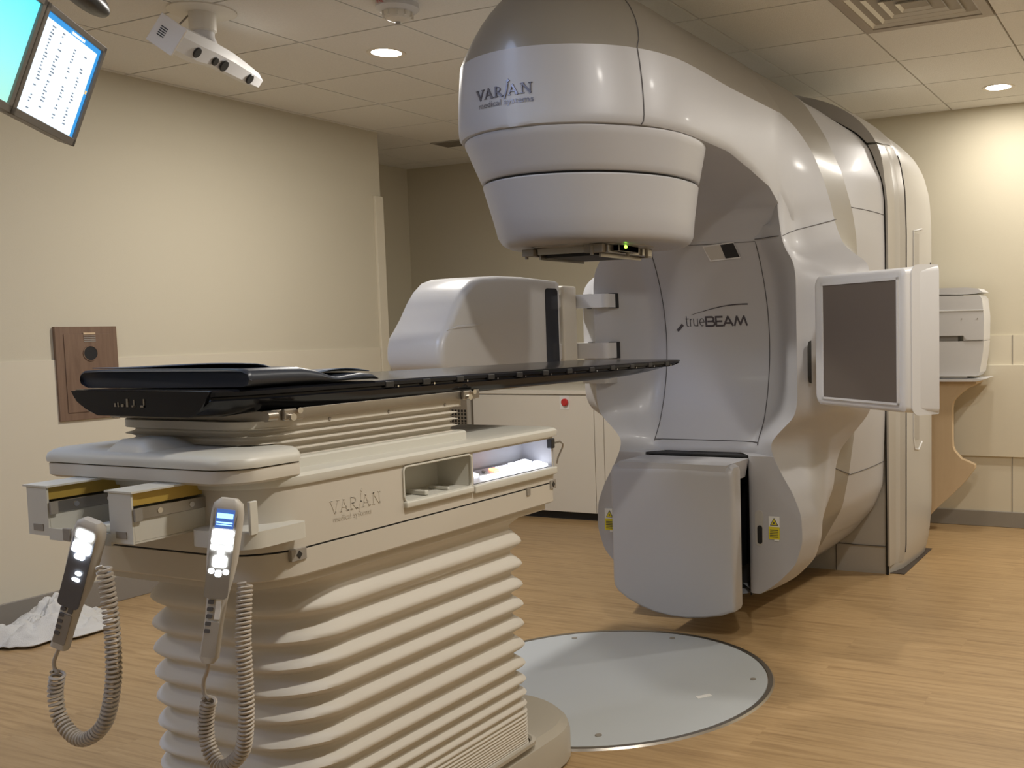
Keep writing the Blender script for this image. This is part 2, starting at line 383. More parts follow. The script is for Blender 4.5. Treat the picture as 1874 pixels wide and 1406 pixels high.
g = G(); [g.box(-L2-.0135, -L2-.0115, -.03, .0, -.02+.009*k, -.016+.009*k, 0, T) for k in range(5)]; g.obj('vent_slots', M_dark, t)
for a, r in ((-.235, .023), (-.075, .019), (.0, .026), (.235, .024)):
    c = T @ Vector((a, .047 if a > -.2 else .055, -.002)); ax = (T.to_3x3() @ Vector((0, 1, 0)))
    g = G().cyl(c, ax, r, .008, 28, bev=.002); g.obj('lens', M_black, t, 40)
g = G().tube([(-.05, -.03, -.02), (-.085, -.05, -.06), (-.085, -.055, -.10), (-.06, -.04, -.14), (-.03, -.03, -.16)], .004, 6); g.obj('cable', M_base, t)

# ------------------------------------------------------------ monitors
TLc, TRc, BRc, BLc = [Vector(p) for p in ((-.5376, -1.7108, 2.2448), (-.7571, -1.4025, 2.2294), (-.8335, -1.4710, 1.9475), (-.6141, -1.7794, 1.9629))]
ux = (TRc-TLc).normalized(); uz = (TLc-BLc); uz = (uz-ux*uz.dot(ux)).normalized(); un = uz.cross(ux)   # un points into the screen
MW, MH = .379, .30
def monitor(off, label, kind):
    c = (TLc+TRc+BRc+BLc)/4-ux*off
    t = thing('monitor', label, 'monitor', c, 0, 'ceiling-hung monitors')
    T = Matrix((ux, un, uz)).transposed().to_4x4(); t.matrix_world = Matrix.Translation(c) @ T
    fr = .017
    g = G(); w2, h2 = MW/2, MH/2
    g.box(-w2, w2, .006, .045, -h2, h2, .004)
    for a in ((-w2, w2, h2-fr, h2), (-w2, w2, -h2, -h2+fr+.004), (-w2, -w2+fr, -h2, h2), (w2-fr, w2, -h2, h2)): g.box(a[0], a[1], -.004, .012, a[2], a[3], .002)
    g.obj('bezel', M_bezel, t)
    W2, H2 = w2-fr+.001, h2-fr+.001
    if kind == 'cyan':
        g = G().add([(-W2, .003, -H2), (W2, .003, -H2), (W2, .003, H2), (-W2, .003, H2)], [(0, 1, 2, 3)]); g.obj('screen', screen_mat('cyan_desktop', 'cyan'), t)
    else:
        sc = G().add([(-W2, .003, -H2), (W2, .003, -H2), (W2, .003, H2), (-W2, .003, H2)], [(0, 1, 2, 3)]).obj('screen', screen_mat('blue_window_border', 'blue'), t)
        g = G().box(-W2+.004, W2-.022, .0015, .003, -H2+.006, H2-.016); g.obj('document', screen_mat('white_document', 'white'), sc)
        g = G()
        for cx in (-.125, -.065, .02, .085):
            for r in range(26):
                if random.random() < .72:
                    z = H2-.03-r*.0088; x = cx+random.uniform(-.003, .003); wdt = random.choice((.006, .012, .018)) if cx < 0 else random.choice((.008, .014))
                    g.box(x, x+wdt, .0002, .0015, z, z+.0034)
        setp(g.obj('text_lines', screen_mat('screen_text', 'text'), sc), kind='stuff')
        G().box(-.02, .06, .0006, .0014, H2-.013, H2-.006).obj('toolbar_highlight', screen_mat('screen_highlight', 'white'), sc); G().box(W2-.019, W2-.009, .0006, .0014, .0, .01).obj('side_icon', screen_mat('screen_icons', 'icon'), sc)
    g = G().box(-.05, .05, .045, .075, -.05, .05, .006); g.obj('mount_bracket', M_black, t)
    return t
monitor(0, 'right-hand ceiling monitor showing a white text page with blue borders', 'doc')
monitor(MW+.006, 'left-hand ceiling monitor showing a plain cyan screen, cut by the left edge', 'cyan')
bp = (TLc+BLc)/2+un*.10
t = thing('monitor_boom', 'black ceiling boom holding the two monitors, cut by the top edge', 'monitor mount', (bp.x, bp.y, CEIL))
q = lambda v: Vector(v)-Vector((bp.x, bp.y, CEIL))   # to local
g = G().lathe((0, 0), [(.09, 0), (.09, -.02), (.03, -.03), (.03, -.60)], 24); g.obj('ceiling_post', M_black, t, 40)
g = G().tube([q(bp+Vector((0, 0, .10))), q(bp-ux*0), ], .03, 12); g.tube([q(bp-ux*.28), q(bp+ux*.2)], .018, 10); g.obj('crossbar', M_black, t, 40)
hb = Vector((-.83, -1.42, 2.395)); g = G(); rows = []
for i in range(13):
    a = -PI/2+PI*i/12; rows.append([q(hb+ux*(-.17*math.sin(a))+(un*math.cos(b)*.055+Vector((0, 0, 1))*math.sin(b)*.045)*max(.02, math.cos(a))) for b in [2*PI*k/20 for k in range(20)]])
g.grid(rows, True, True, True); jc = g.obj('joint_cover', M_black, t, 60)
G().tube([q(hb+Vector((0, 0, .02))), q((hb.x, hb.y, CEIL-.002))], .022, 12).obj('joint_post', M_black, jc, 40)

# ============================================================ LINEAR ACCELERATOR
LIN = thing('linear_accelerator', 'large silver-white radiotherapy linear accelerator with a curved gantry arm', 'medical machine')
XRIM = smooth_tab([(.09, .02), (.11, .12), (.135, .28), (.21, .40), (.31, .50), (.42, .535), (.54, .53), (.64, .49), (.72, .44), (.80, .40), (.86, .385), (.92, .44), (.98, .505), (1.05, .52), (1.3, .52), (1.60, .52), (1.67, .51), (1.73, .47), (1.78, .455), (1.9, .44), (2.1, .435), (2.29, .42), (2.35, .405), (2.45, .325), (2.55, .25), (2.62, .18), (2.66, .10), (2.68, .01)], .09, 2.68, 520, 4)
XC1 = smooth_tab([(.09, .02), (.11, .14), (.135, .30), (.21, .44), (.31, .54), (.42, .575), (.54, .575), (.64, .545), (.72, .50), (.80, .45), (.86, .44), (.92, .49), (.96, .56), (1.0, .645), (1.06, .67), (1.57, .67), (1.62, .645), (1.66, .56), (1.70, .50), (1.76, .47), (1.9, .455), (2.1, .44), (2.29, .43), (2.33, .415), (2.45, .34), (2.55, .26), (2.62, .18), (2.66, .10), (2.68, .01)], .09, 2.68, 520, 4)
XC2 = smooth_tab([(.08, .02), (.10, .14), (.13, .22), (.22, .34), (.31, .42), (.40, .47), (.49, .505), (.61, .55), (.72, .565), (.79, .585), (.86, .64), (.93, .70), (.98, .735), (1.05, .74), (1.62, .74), (1.68, .725), (1.72, .66), (1.76, .615), (1.83, .585), (1.89, .568), (1.97, .553), (2.08, .525), (2.19, .492), (2.30, .440), (2.35, .405), (2.45, .325), (2.55, .25), (2.62, .18), (2.66, .10), (2.68, .01)], .08, 2.68, 520, 3)
XBD = smooth_tab([(.07, .02), (.09, .16), (.16, .30), (.26, .40), (.47, .52), (.64, .555), (.88, .59), (1.2, .61), (1.5, .615), (1.82, .605), (1.95, .585), (2.13, .535), (2.31, .455), (2.48, .35), (2.57, .25), (2.63, .14), (2.66, .06), (2.68, .01)], .09, 2.68, 520, 4)
XDR = smooth_tab([(.07, .02), (.085, .22), (.23, .405), (.38, .53), (.5, .58), (.9, .595), (1.3, .60), (1.8, .60), (2.05, .597), (2.15, .585), (2.34, .515), (2.42, .44), (2.53, .26), (2.58, .15), (2.61, .04), (2.68, .005)], .09, 2.68, 520, 4)
YRIM = .88
def lut(t, z):
    n = len(t)-1; s_ = (z-t[0][0])/(t[-1][0]-t[0][0])*n; s_ = min(max(s_, 0), n-1e-6); i = int(s_); return t[i][1]+(t[i+1][1]-t[i][1])*(s_-i)
YE = smooth_tab([(0, 1.28), (1.90, 1.28), (2.08, 1.25), (2.19, 1.20), (2.27, 1.14), (2.32, 1.07), (2.35, .98), (2.37, .93), (2.8, .93)], 0, 2.8, 300, 3)
def yface(z):
    d = 1.0+.15*(1-((z-1.30)/.46)**2)
    return max(d, .985)
def sstep(a, b, x):
    x = min(max((x-a)/(b-a), 0), 1); return x*x*(3-2*x)
CAV = .80
def front_row(z, n=16):
    """points from x=0 out to just before the rim"""
    X = lut(XRIM, z); out = []
    if z >= CAV:
        for i in range(n):
            u = i/n*.985; x = X*u; a = sstep(.60 if z < 1.85 else .72, 1.0, u)
            out.append((x, yface(z)*(1-a)+(YRIM+.012)*a))
    else:
        xi = .262
        if X > xi+.03:
            for i in range(6): out.append((xi*i/5.2, 1.12))
            out.append((xi-.002, 1.12)); out.append((xi, .93)); out.append((xi+.003, .905)); out.append((xi+.012, .890))
            for i in range(6): out.append((xi+.03+(X-.012-xi-.03)*i/5.5 if X-.012 > xi+.03 else xi+.012+(X-xi-.02)*i/6, .883))
        else:
            for i in range(n): out.append((X*i/n*.985, 1.12-.12*sstep(.6, 1, i/n)))
    return out
def side_row(z):
    Xr, X1, X2, Xb, Xd = (lut(t, z) for t in (XRIM, XC1, XC2, XBD, XDR)); ye = lut(YE, z)
    if z < CAV and Xr <= .315: yr = 1.0
    else: yr = YRIM
    A = [(Xr-.004, yr+.001), (Xr, yr+.008)]
    t0 = yr+.008
    for k in range(1, 9):
        t = k/8; y = t0+(ye-t0)*t
        if t < .35: a = sstep(0, .35, t); x = Xr*(1-a)+X1*a
        else: a = (t-.35)/.65; x = X1*(1-a)+X2*a
        if z > 1.85: q = sstep(1.85, 1.95, z); e = t**1.5; x = x*(1-q)+(Xr*(1-e)+X2*e)*q
        A.append((x, y))
    xe = A[-1][0]
    Bn = []
    for k in range(0, 7):
        t = k/6; y = ye+(1.52-ye)*t; Bn.append((xe*(1-t)+Xb*t, y))
    D = []
    for k in range(0, 9):
        t = k/8; y = 1.52+(2.075-1.52)*t; bul = .012*math.sin(PI*min(1, t*1.0))
        D.append((Xb*(1-t)+Xd*t+(bul if z > .3 and z < 2.5 else 0), y))
    return A, Bn, D
zs = [.09+(.80-.09)*i/48 for i in range(48)]+[.7995, .8005]+[.80+(2.68-.80)*i/112 for i in range(1, 113)]
rows = [(z, front_row(z), *side_row(z)) for z in zs]
def mirror(pts, z): return [Vector((-x, y, z)) for x, y in reversed(pts)]+[Vector((x, y, z)) for x, y in pts]
lo_rows = [r for r in rows if r[0] <= 2.355]
g = G(); g.grid([mirror(f+a[:2], z) for z, f, a, b, d in rows if z <= 2.35]); 
g.grid([[Vector((x, y, z)) for x, y in a[1:]] for z, f, a, b, d in lo_rows]); g.grid([[Vector((-x, y, z)) for x, y in a[1:]] for z, f, a, b, d in lo_rows])
cover = g.obj('gantry_cover', M_silver, LIN, 38)
g = G()
for sx in (1, -1): g.grid([[Vector((sx*x, y, z)) for x, y in b] for z, f, a, b, d in rows])
for sx in (1, -1): g.grid([[Vector((sx*x, y, z)) for x, y in a[1:]] for z, f, a, b, d in rows if z >= 2.34])
g.obj('rear_band', M_taupe, LIN, 38)
g = G()
for sx in (1, -1): g.grid([[Vector((sx*x, y, z)) for x, y in d] for z, f, a, b, d in rows if z < 2.66])
g.obj('gantry_drum', M_silver, LIN, 38)
# dark recess inside the lower cavity
g = G().box(-.262, .262, 1.085, 1.118, .12, .798); g.box(-.262, .262, .90, 1.1, .790, .7985); g.box(.254, .261, .93, 1.1, .14, .79); g.box(-.261, -.254, .93, 1.1, .14, .79); g.obj('recess_lining', M_dark, LIN)

# arm and head -----------------------------------------------------------
ZE, ZT, RH = 2.35, 2.68, .480
def zlow(y): return interp([(-1, 2.085), (.38, 2.075), (.6, 2.035), (.78, 1.985), (.90, 1.91), (.97, 1.82), (1.0, 1.76)], y)
def aw(y):
    if y < 0: return math.sqrt(max(RH*RH-y*y*1.0, 1e-6))*(1-.06*sstep(-.45, 0, y))
    return .4512-.018*sstep(0, .5, y)
def ztop(y): return ZE+(ZT-ZE)*math.sqrt(max(0, 1-(max(0, -y)/RH)**2.3))
ARCH = [(1, 0), (.985, .045), (.95, .12), (.88, .25), (.79, .40), (.68, .56), (.56, .70), (.43, .82), (.30, .905), (.16, .965), (0, 1)]
def cover_x(y, z):
    A = side_row(z)[0]
    for (x0, y0), (x1, y1) in zip(A, A[1:]):
        if y0 <= y <= y1: return x0+(x1-x0)*(y-y0)/max(1e-6, y1-y0)
    return 0
def arm_side(y):
    p = arm_side0(y)
    if y < .55: return p
    q = sstep(.55, .86, y)
    out = []
    for i, (x, z) in enumerate(p):
        cx = cover_x(max(y, .89), z)
        if i > 3 or y < .885: out.append((x+(max(cx+.0012, x)-x)*q, z) if i > 0 else (x, z))
        else: out.append((min(x, cx-.005), z))
    return out
def arm_side0(y):
    w_ = aw(y); zl = zlow(y); b = min(.02, w_*.3)
    pts = [(w_-b*2, zl-.0), (w_-b*.6, zl+.004), (w_-b*.15, zl+.014), (w_, zl+.035)]
    for k in range(1, 9): pts.append((w_*(1-.05*(k/8)**2), zl+.035+(ZE-.01-zl-.035)*k/8))
    return pts
def arm_cap(y):
    w_ = aw(y)*.95; zt = ztop(y)
    return [(w_*a, ZE-.01+(zt-ZE+.01)*c) for a, c in ARCH]
yl = [-RH*math.cos(PI/2*i/26) for i in range(1, 27)]; yl = [-RH+.0004]+yl+[.06*i for i in range(1, 15)]+[.86+.02*i for i in range(9)]
side = [[Vector((x, y, z)) for x, z in arm_side(y)] for y in yl]; sidem = [[Vector((-p.x, p.y, p.z)) for p in r] for r in side]
g = G(); g.grid(side); g.grid(sidem); g.grid([[r[0], rm[0]] for r, rm in zip(side, sidem)]); g.grid([side[0], sidem[0]])
arm = g.obj('gantry_arm', M_silver, LIN, 38)
g = G(); g.grid([[Vector((x, y, z)) for x, z in arm_cap(y)]+[Vector((-x, y, z)) for x, z in reversed(arm_cap(y))] for y in yl], False, True); g.obj('arm_top_cover', M_taupe, LIN, 50)
# seam between head shell and arm
pts = [(w2+.001, -.27, z2) for w2, z2 in arm_side(-.27)[1:]]
path = [Vector((x, y, z)) for x, y, z in pts]
for i, (a, c) in enumerate(ARCH):
    y = -.27+.20*sstep(0, .9, i/10); path.append(Vector((aw(y)*.95*a+.0005, y, ZE-.01+(ztop(y)-ZE+.01)*c+.0005)))
SM = lambda pts, nm='panel_seam', r=.0022: G().tube(pts, r, 5).obj(nm, M_seam, LIN)
SM(path)
# collimator housing: two tapered rings
def ring_plan(z): 
    r = interp([(1.70, .318), (1.712, .345), (1.735, .362), (1.80, .372), (1.935, .398), (2.08, .440), (2.10, .445)], z)
    cy = interp([(1.70, .035), (1.94, .0), (2.10, -.035)], z); return r, cy
def ring_obj(name, zz, m):
    g = G(); rows = []
    for z, dr in zz:
        r, cy = ring_plan(z); r += dr
        row = []
        for k in range(72):
            a = 2*PI*k/72; c_, s_ = math.cos(a), math.sin(a); n = 2.0 if s_ < 0 else 2.6
            q = (abs(c_)**n+abs(s_)**n)**(-1/n); row.append(Vector((q*r*c_, cy+q*r*s_, z)))
        rows.append(row)
    g.grid(rows, True, True, True); return g.obj(name, m, LIN, 40)
ring_obj('collimator_upper_ring', [(1.938, -.03), (1.938, -.004), (1.942, 0)]+[(1.942+.13*i/6, 0) for i in range(1, 7)]+[(2.080, -.004), (2.080, -.02), (2.12, -.03)], M_silver)
ring_obj('collimator_lower_ring', [(1.702, -.02), (1.703, 0), (1.708, 0), (1.715, .0), (1.725, 0), (1.74, 0), (1.80, 0), (1.86, 0), (1.925, 0), (1.930, -.004), (1.930, -.03)], M_silver)
ring_obj('ring_gap', [(1.929, -.012), (1.939, -.012)], M_dark)
g = G().lathe((0, .02), [(.235, 1.7035), (.235, 1.698), (.20, 1.694), (.0001, 1.694)], 48); g.obj('beam_port', M_fascia, LIN, 30)
# accessory mount under head
AM = G(); 
for sx in (-1, 1): AM.box(sx*.165-.012, sx*.165+.012, -.17, .17, 1.668, 1.696, .002); AM.box(sx*.130-.004, sx*.130+.004, -.15, .16, 1.655, 1.694)
AM.box(-.17, .17, .15, .185, 1.664, 1.696, .002); AM.box(-.13, .13, -.165, -.15, 1.672, 1.694)
am = AM.obj('accessory_mount', M_steel, LIN)
G().box(-.112, .112, -.135, .135, 1.662, 1.6935).obj('aperture', M_dark, am)
g = G()
for x, y in ((-.19, -.15), (.19, .10), (-.17, .16), (.12, -.19), (.19, -.05)): G().cyl((x, y, 1.66), (0, 0, 1), .007, .034, 10).obj('locking_pin', M_base, am)
G().box(.085, .165, -.19, -.165, 1.668, 1.70, .003).obj('latch_block', M_base, am); G().box(-.19, -.14, -.18, -.155, 1.668, 1.694, .002).obj('latch_block', M_base, am)
g = G().box(.16, .20, -.13, .02, 1.672, 1.699, .003); g.obj('interface_block', M_fascia, am)
G().cyl((.2, -.085, 1.69), (.8, -.5, 0), .006, .006, 12).obj('status_light', M_led, am)
# maker name raised on head shell
def head_place(a0, z0, tilt=0):
    def f(u, v):
        a = a0+u/RH; x, y = RH*math.sin(a), -RH*math.cos(a); w_ = aw(y); x = w_ if x > 0 else -w_
        n = Vector((math.sin(a), -math.cos(a), 0)); return Vector((x, y, z0+v)), n
    return f
name_strokes(.047, head_place(-.35, 2.188), .004, .68).obj('maker_lettering', M_raised, LIN)
text_mesh('medical systems', .0335, (lambda f: lambda u, v: f(u*1.12, v*.85))(head_place(-.335, 2.158)), .003).obj('maker_subtitle', M_raised, LIN)
# face seams -------------------------------------------------------------
def fpt(x, z, off=.0012):
    X = lut(XRIM, z); u = abs(x)/X; n = 1.85; a = sstep(.60 if z < 1.85 else .72, 1.0, u/.985)
    return Vector((x, yface(z)*(1-a)+(YRIM+.012)*a-off, z))
SM([fpt(-.262, 1.79-.945*i/24) for i in range(25)]); SM([fpt(.285, 1.93-1.09*i/26) for i in range(27)])
SM([fpt(-.262+.547*i/14, .852) for i in range(15)]); SM([fpt(-.262+.547*i/14, 1.775) for i in range(15)], r=.0012)
SM([fpt(.285+(lut(XRIM, 1.785)-.30)*i/8, 1.785) for i in range(9)])
def spt(z, t):
    A, B_, D = side_row(z); return A[t]
SM([Vector((spt(1.785+.008*k, k+1)[0]+.001, spt(1.785+.008*k, k+1)[1], 1.785+.012*k)) for k in range(9)], r=.0016)
def drum_line(z0, z1, i0=0): return [Vector((side_row(z0+(z1-z0)*k/8)[2][k][0]+.001, side_row(z0+(z1-z0)*k/8)[2][k][1], z0+(z1-z0)*k/8)) for k in range(i0, 9)]
SM(drum_line(1.96, 1.97)); SM(drum_line(.635, .635)); 
bl = [side_row(.70-.008*k)[1][k] for k in range(7)]; SM([Vector((x+.001, y, .70-.010*k)) for k, (x, y) in enumerate(bl)])
# small window in face
loop = [(.0, .05), (.155, .062), (.172, .0), (.02, -.008)]
P3 = lambda u, v, d: Vector((.02+u, fpt(.1, 1.712+v).y-d, 1.712+v))
g.add([P3(u, v, .001) for u, v in loop]+[P3(u-.004+(.008 if i in (1, 2) else 0), v+(.006 if i < 2 else -.006), .003) for i, (u, v) in enumerate(loop)], [(0, 1, 5, 4), (1, 2, 6, 5), (2, 3, 7, 6), (3, 0, 4, 7)])
fr = g.obj('sensor_window_frame', M_shell, LIN)
G().add([P3(u, v, .0015) for u, v in loop], [(0, 1, 2, 3)]).obj('sensor_window', M_stand, fr)
G().add([P3(u, v, .0022) for u, v in ((.088, .057), (.155, .062), (.170, .0), (.098, -.004))], [(0, 1, 2, 3)]).obj('dark_glass', M_dark, fr)
# product lettering on face
def face_place(x0, z0):
    return lambda u, v: (fpt(x0+u, z0+v, 0), Vector((0, -1, 0)))
k = .058
thin = [[(.0, .85), (.0, .12)]+arc(.12, .12, .12, 180, 270, 4)+[(.17, 0)], [(-.08, .62), (.2, .62)],
        [(.34, 0), (.34, .62)], [(.34, .42)]+arc(.5, .42, .16, 180, 90, 4, .18),
        [(.66, .62), (.66, .2)]+arc(.84, .2, .18, 180, 360, 8)+[(1.02, .2), (1.02, .62)], [(1.02, .1), (1.02, 0)],
        [(1.2, .32), (1.62, .32)]+arc(1.42, .32, .2, 0, 300, 16, .3)]
g = strokes([([(u*k, v*k) for u, v in p], .055*k) for p in thin], .1, face_place(-.145, 1.395), .002)
bold = [[(1.75, 0), (1.75, .7), (2.2, .7)]+arc(2.2, .53, .17, 90, -90, 5)+[(1.9, .36)], [(2.2, .36)]+arc(2.25, .18, .18, 90, -90, 5)+[(1.75, 0)],
        [(3.05, .7), (2.55, .7), (2.55, 0), (3.05, 0)], [(2.6, .35), (3.0, .35)], [(3.15, 0), (3.5, .7), (3.85, 0)], [(3.35, .2), (3.65, .2)],
        [(4.0, 0), (4.2, .7), (4.45, .05), (4.75, .7), (4.95, 0)]]
g2 = strokes([([(u*k*1.15-.012, v*k*1.05) for u, v in p], .15*k) for p in bold], .1, face_place(-.145, 1.395), .002); g.add(g2.v, g2.f)
g3 = strokes([([(-.06+.0, -.018), (-.035, .006)], .014), ]+[([(.02+.30*i/12, .055+.045*math.sin(PI*.55*i/12)), (.02+.30*(i+1)/12, .055+.045*math.sin(PI*.55*(i+1)/12))], .0015+.0055*i/12) for i in range(12)], .1, face_place(-.135, 1.395), .002); g.add(g3.v, g3.f)
g.obj('product_lettering', M_ink, LIN)

# lower imager box ---------------------------------------------------------
ctrl = [(-.312, .235), (-.312, .745), (-.306, .768), (-.285, .780), (0, .788), (.275, .784), (.294, .774), (.300, .755), (.300, .155), (.294, .138), (.23, .114), (.15, .098), (.06, .088), (-.02, .089), (-.10, .099), (-.17, .118), (-.24, .148), (-.29, .180), (-.308, .205)]
def bshape(y, ins, top=0):
    return [Vector((x-ins*max(-1, min(1, x/.29)), y, z-(ins+top) if z > .74 else z+ins if z < .4 else z)) for x, z in ctrl]
g = G(); g.grid([bshape(.635, .014, .035), bshape(.637, .008, .027), bshape(.642, .003, .018), bshape(.650, 0, .010), bshape(.662, 0, .004), bshape(.68, 0), bshape(.722, 0), bshape(.728, .004)], True, True, True); lb = g.obj('lower_imager_housing', M_silver, LIN, 25)
G().prism([Vector((x, .64, z)) for x, z in ((-.27, .786), (.27, .786), (.25, .700), (-.25, .70))], (0, .26, 0)).obj('housing_rear_top', M_silver, lb)
G().box(-.18, .18, .72, 1.09, .25, .70).obj('imager_carriage', M_dark, LIN)
# handle slot and labels on wings
pz = lambda x, z, d=.001: Vector((x, .883-d, z))
def capsule(cx, cz, w_, h_, T=.0):
    return [(cx+T*(z-cz)+x, z) for x, z in [(w_/2*math.cos(a), cz+(h_/2-w_/2)*(1 if math.sin(a) >= 0 else -1)+w_/2*math.sin(a)) for a in [2*PI*i/24 for i in range(24)]]]
fr = G().prism([pz(x, z, .002) for x, z in capsule(.322, .470, .040, .165)], (0, .004, 0)).obj('hand_hole_rim', M_stand, LIN)
G().prism([pz(x, z, .004) for x, z in capsule(.326, .440, .024, .085)], (0, .003, 0)).obj('hand_hole', M_dark, fr)
def warning(x, z, par):
    g = G().prism([pz(x-.026, z+.06, .003), pz(x+.026, z+.06, .003), pz(x+.026, z+.01, .003), pz(x-.026, z+.01, .003)], (0, .002, 0)); o = g.obj('laser_warning_label', M_white, par)
    G().prism([pz(x-.026, z+.012, .0035), pz(x+.026, z+.012, .0035), pz(x+.026, z-.045, .0035), pz(x-.026, z-.045, .0035)], (0, .001, 0)).obj('yellow_text_field', M_yellow, o)
    g = G().prism([pz(x-.020, z+.018, .0042), pz(x+.020, z+.018, .0042), pz(x, z+.054, .0042)], (0, .001, 0)); g.obj('triangle_border', M_ink, o)
    G().prism([pz(x-.015, z+.0215, .005), pz(x+.015, z+.0215, .005), pz(x, z+.048, .005)], (0, .0005, 0)).obj('triangle', M_yellow, o)
    G().cyl(pz(x, z+.030, .0062), (0, 1, 0), .0042, .001, 12).obj('symbol_dot', M_ink, o); g = G()
    for k_ in range(5): g.box(x-.020, x+.020, .8773, .8783, z-.004-.008*k_, z-.001-.008*k_)
    g.obj('label_print', M_ink, o)
    G().box(x, x+.024, .8795, .8805, z-.053, z-.045).obj('label_corner', M_white, o)
warning(.396, .468, LIN); warning(-.462, .455, LIN)

# stand ------------------------------------------------------------------
XS0 = smooth_tab([(0, .598), (2.10, .605), (2.25, .59), (2.32, .575), (2.40, .535), (2.50, .45), (2.58, .33), (2.63, .21), (2.655, .12), (2.67, .01)], 0, 2.67, 400, 4)
XS1 = smooth_tab([(0, .64), (.12, .66), (1.9, .672), (2.12, .665), (2.27, .64), (2.37, .60), (2.46, .52), (2.56, .38), (2.62, .25), (2.655, .12), (2.67, .01)], 0, 2.67, 400, 4)
XS2 = smooth_tab([(0, .66), (.12, .69), (.3, .705), (1.95, .71), (2.12, .70), (2.25, .665), (2.35, .61), (2.45, .51), (2.55, .37), (2.61, .24), (2.645, .12), (2.67, .01)], 0, 2.67, 400, 4)
zz = [2.67*i/110 for i in range(111)]
def stand_row(z):
    a, b, c = lut(XS0, z), lut(XS1, z), lut(XS2, z)
    return [(a-.03, 2.10), (a-.006, 2.10), (a, 2.106), (a+(b-a)*.55, 2.17), (b, 2.24), (b+.004, 2.27), (b+(c-b)*.6, 2.42), (c, 2.58), (c, 2.72), (c-.02, 2.80), (c-.05 if c > .06 else 0, 2.84)]
g = G(); g.grid([mirror(stand_row(z), z) for z in zz if z >= 0]); 
g.add([Vector((-.5, 2.84, 0)), Vector((.5, 2.84, 0)), Vector((.5, 2.84, 2.4)), Vector((-.5, 2.84, 2.4))], [(0, 1, 2, 3)])
stand = g.obj('stand', M_stand, LIN, 38)
# front wall of the stand under the drum, plinth line
g = G().box(-.595, .595, 2.098, 2.104, .0, 1.3); g.obj('stand_front_panel', M_stand, LIN)
G().box(-.60, .60, 2.090, 2.096, .155, .158).obj('plinth_seam', M_seam, LIN)
G().box(.30, .303, 2.094, 2.098, .0, .5).obj('panel_joint', M_seam, LIN)
# black gap ring and grey arch hood
dr_ = lambda z: lut(XDR, z) if z > .9 else .5955
g = G()
for sx in (1, -1): g.grid([[Vector((sx*(dr_(z)-(.03 if z > .9 else .004) if dr_(z) > .03 else 0), 2.085, z)), Vector((sx*(dr_(z)+.012), 2.085, z))] for z in zz if z < 2.665])
g.obj('gap_seal', M_dark, LIN)
g = G()
for sx in (1, -1): g.grid([[Vector((sx*x, y, z)) for x, y in ((dr_(z)+.010, 2.10), (dr_(z)+.009, 2.074), (dr_(z)+.013, 2.068), (max(lut(XS0, z), dr_(z)+.016)+.002, 2.068), (max(lut(XS0, z), dr_(z)+.016)+.008, 2.10), (lut(XS0, z)*.55+lut(XS1, z)*.45+.006, 2.17), (lut(XS1, z)+.005, 2.235))] for z in [2.36+.31*i/40 for i in range(41)]])
g.obj('arch_hood', M_fascia, LIN, 40)
g = G()
g.grid([[Vector((x, y, z)) for x, y in ((dr_(z)+.006, 2.095), (dr_(z)+.006, 2.078), (max(lut(XS0, z), dr_(z)+.016)+.002, 2.076), (lut(XS0, z)*.55+lut(XS1, z)*.45+.003, 2.17), (lut(XS1, z)+.003, 2.235))] for z in [.05+2.30*i/60 for i in range(61)]])
g.obj('front_fascia', mat('stand_fascia_light', (.46, .44, .41), .35, .15, coat=.2), LIN, 40)
g = G().tube([Vector((lut(XS1, z)+.004, 2.25, z)) for z in zz if .08 < z < 2.33], .003, 5); g.obj('side_seam', M_seam, LIN)
# long recessed grip on stand side
def sside(y, z): 
    r = stand_row(z)
    for (x0, y0), (x1, y1) in zip(r, r[1:]):
        if y0 <= y <= y1: return x0+(x1-x0)*(y-y0)/(y1-y0)
gp = [(2.50, .70), (2.44, .66), (2.38, .67), (2.36, .74)]+[(2.36, .74+i*.1) for i in range(1, 12)]+[(2.36, 1.90), (2.50, 1.92)]
g = G().tube([Vector((sside(y, z)+.001, y, z)) for y, z in gp], .005, 6); o = g.obj('side_grip_edge', M_shell, LIN, 60)
g = G().grid([[Vector((sside(2.368, z)+.0025, 2.368, z)), Vector((sside(2.45, z)+.0025, 2.45, z))] for z in [.72+1.17*i/12 for i in range(13)]]); g.obj('side_grip_recess', M_fascia, LIN)
name_strokes(.050, lambda u, v: (Vector((.7105, 2.57+u*.72, 1.66+v)), Vector((1, 0, 0))), .004).obj('side_lettering', M_ink, LIN)
text_mesh('medical systems', .022, lambda u, v: (Vector((.7105, 2.57+u*.9, 1.625+v)), Vector((1, 0, 0))), .003).obj('side_subtitle', M_ink, LIN)
G().box(.55, .685, 2.12, 2.82, 0, .004).obj('floor_shadow_strip', mat('dark_brown_shadow', (.06, .045, .035), .6), LIN)  # shade under the stand edge, painted as a dark brown strip

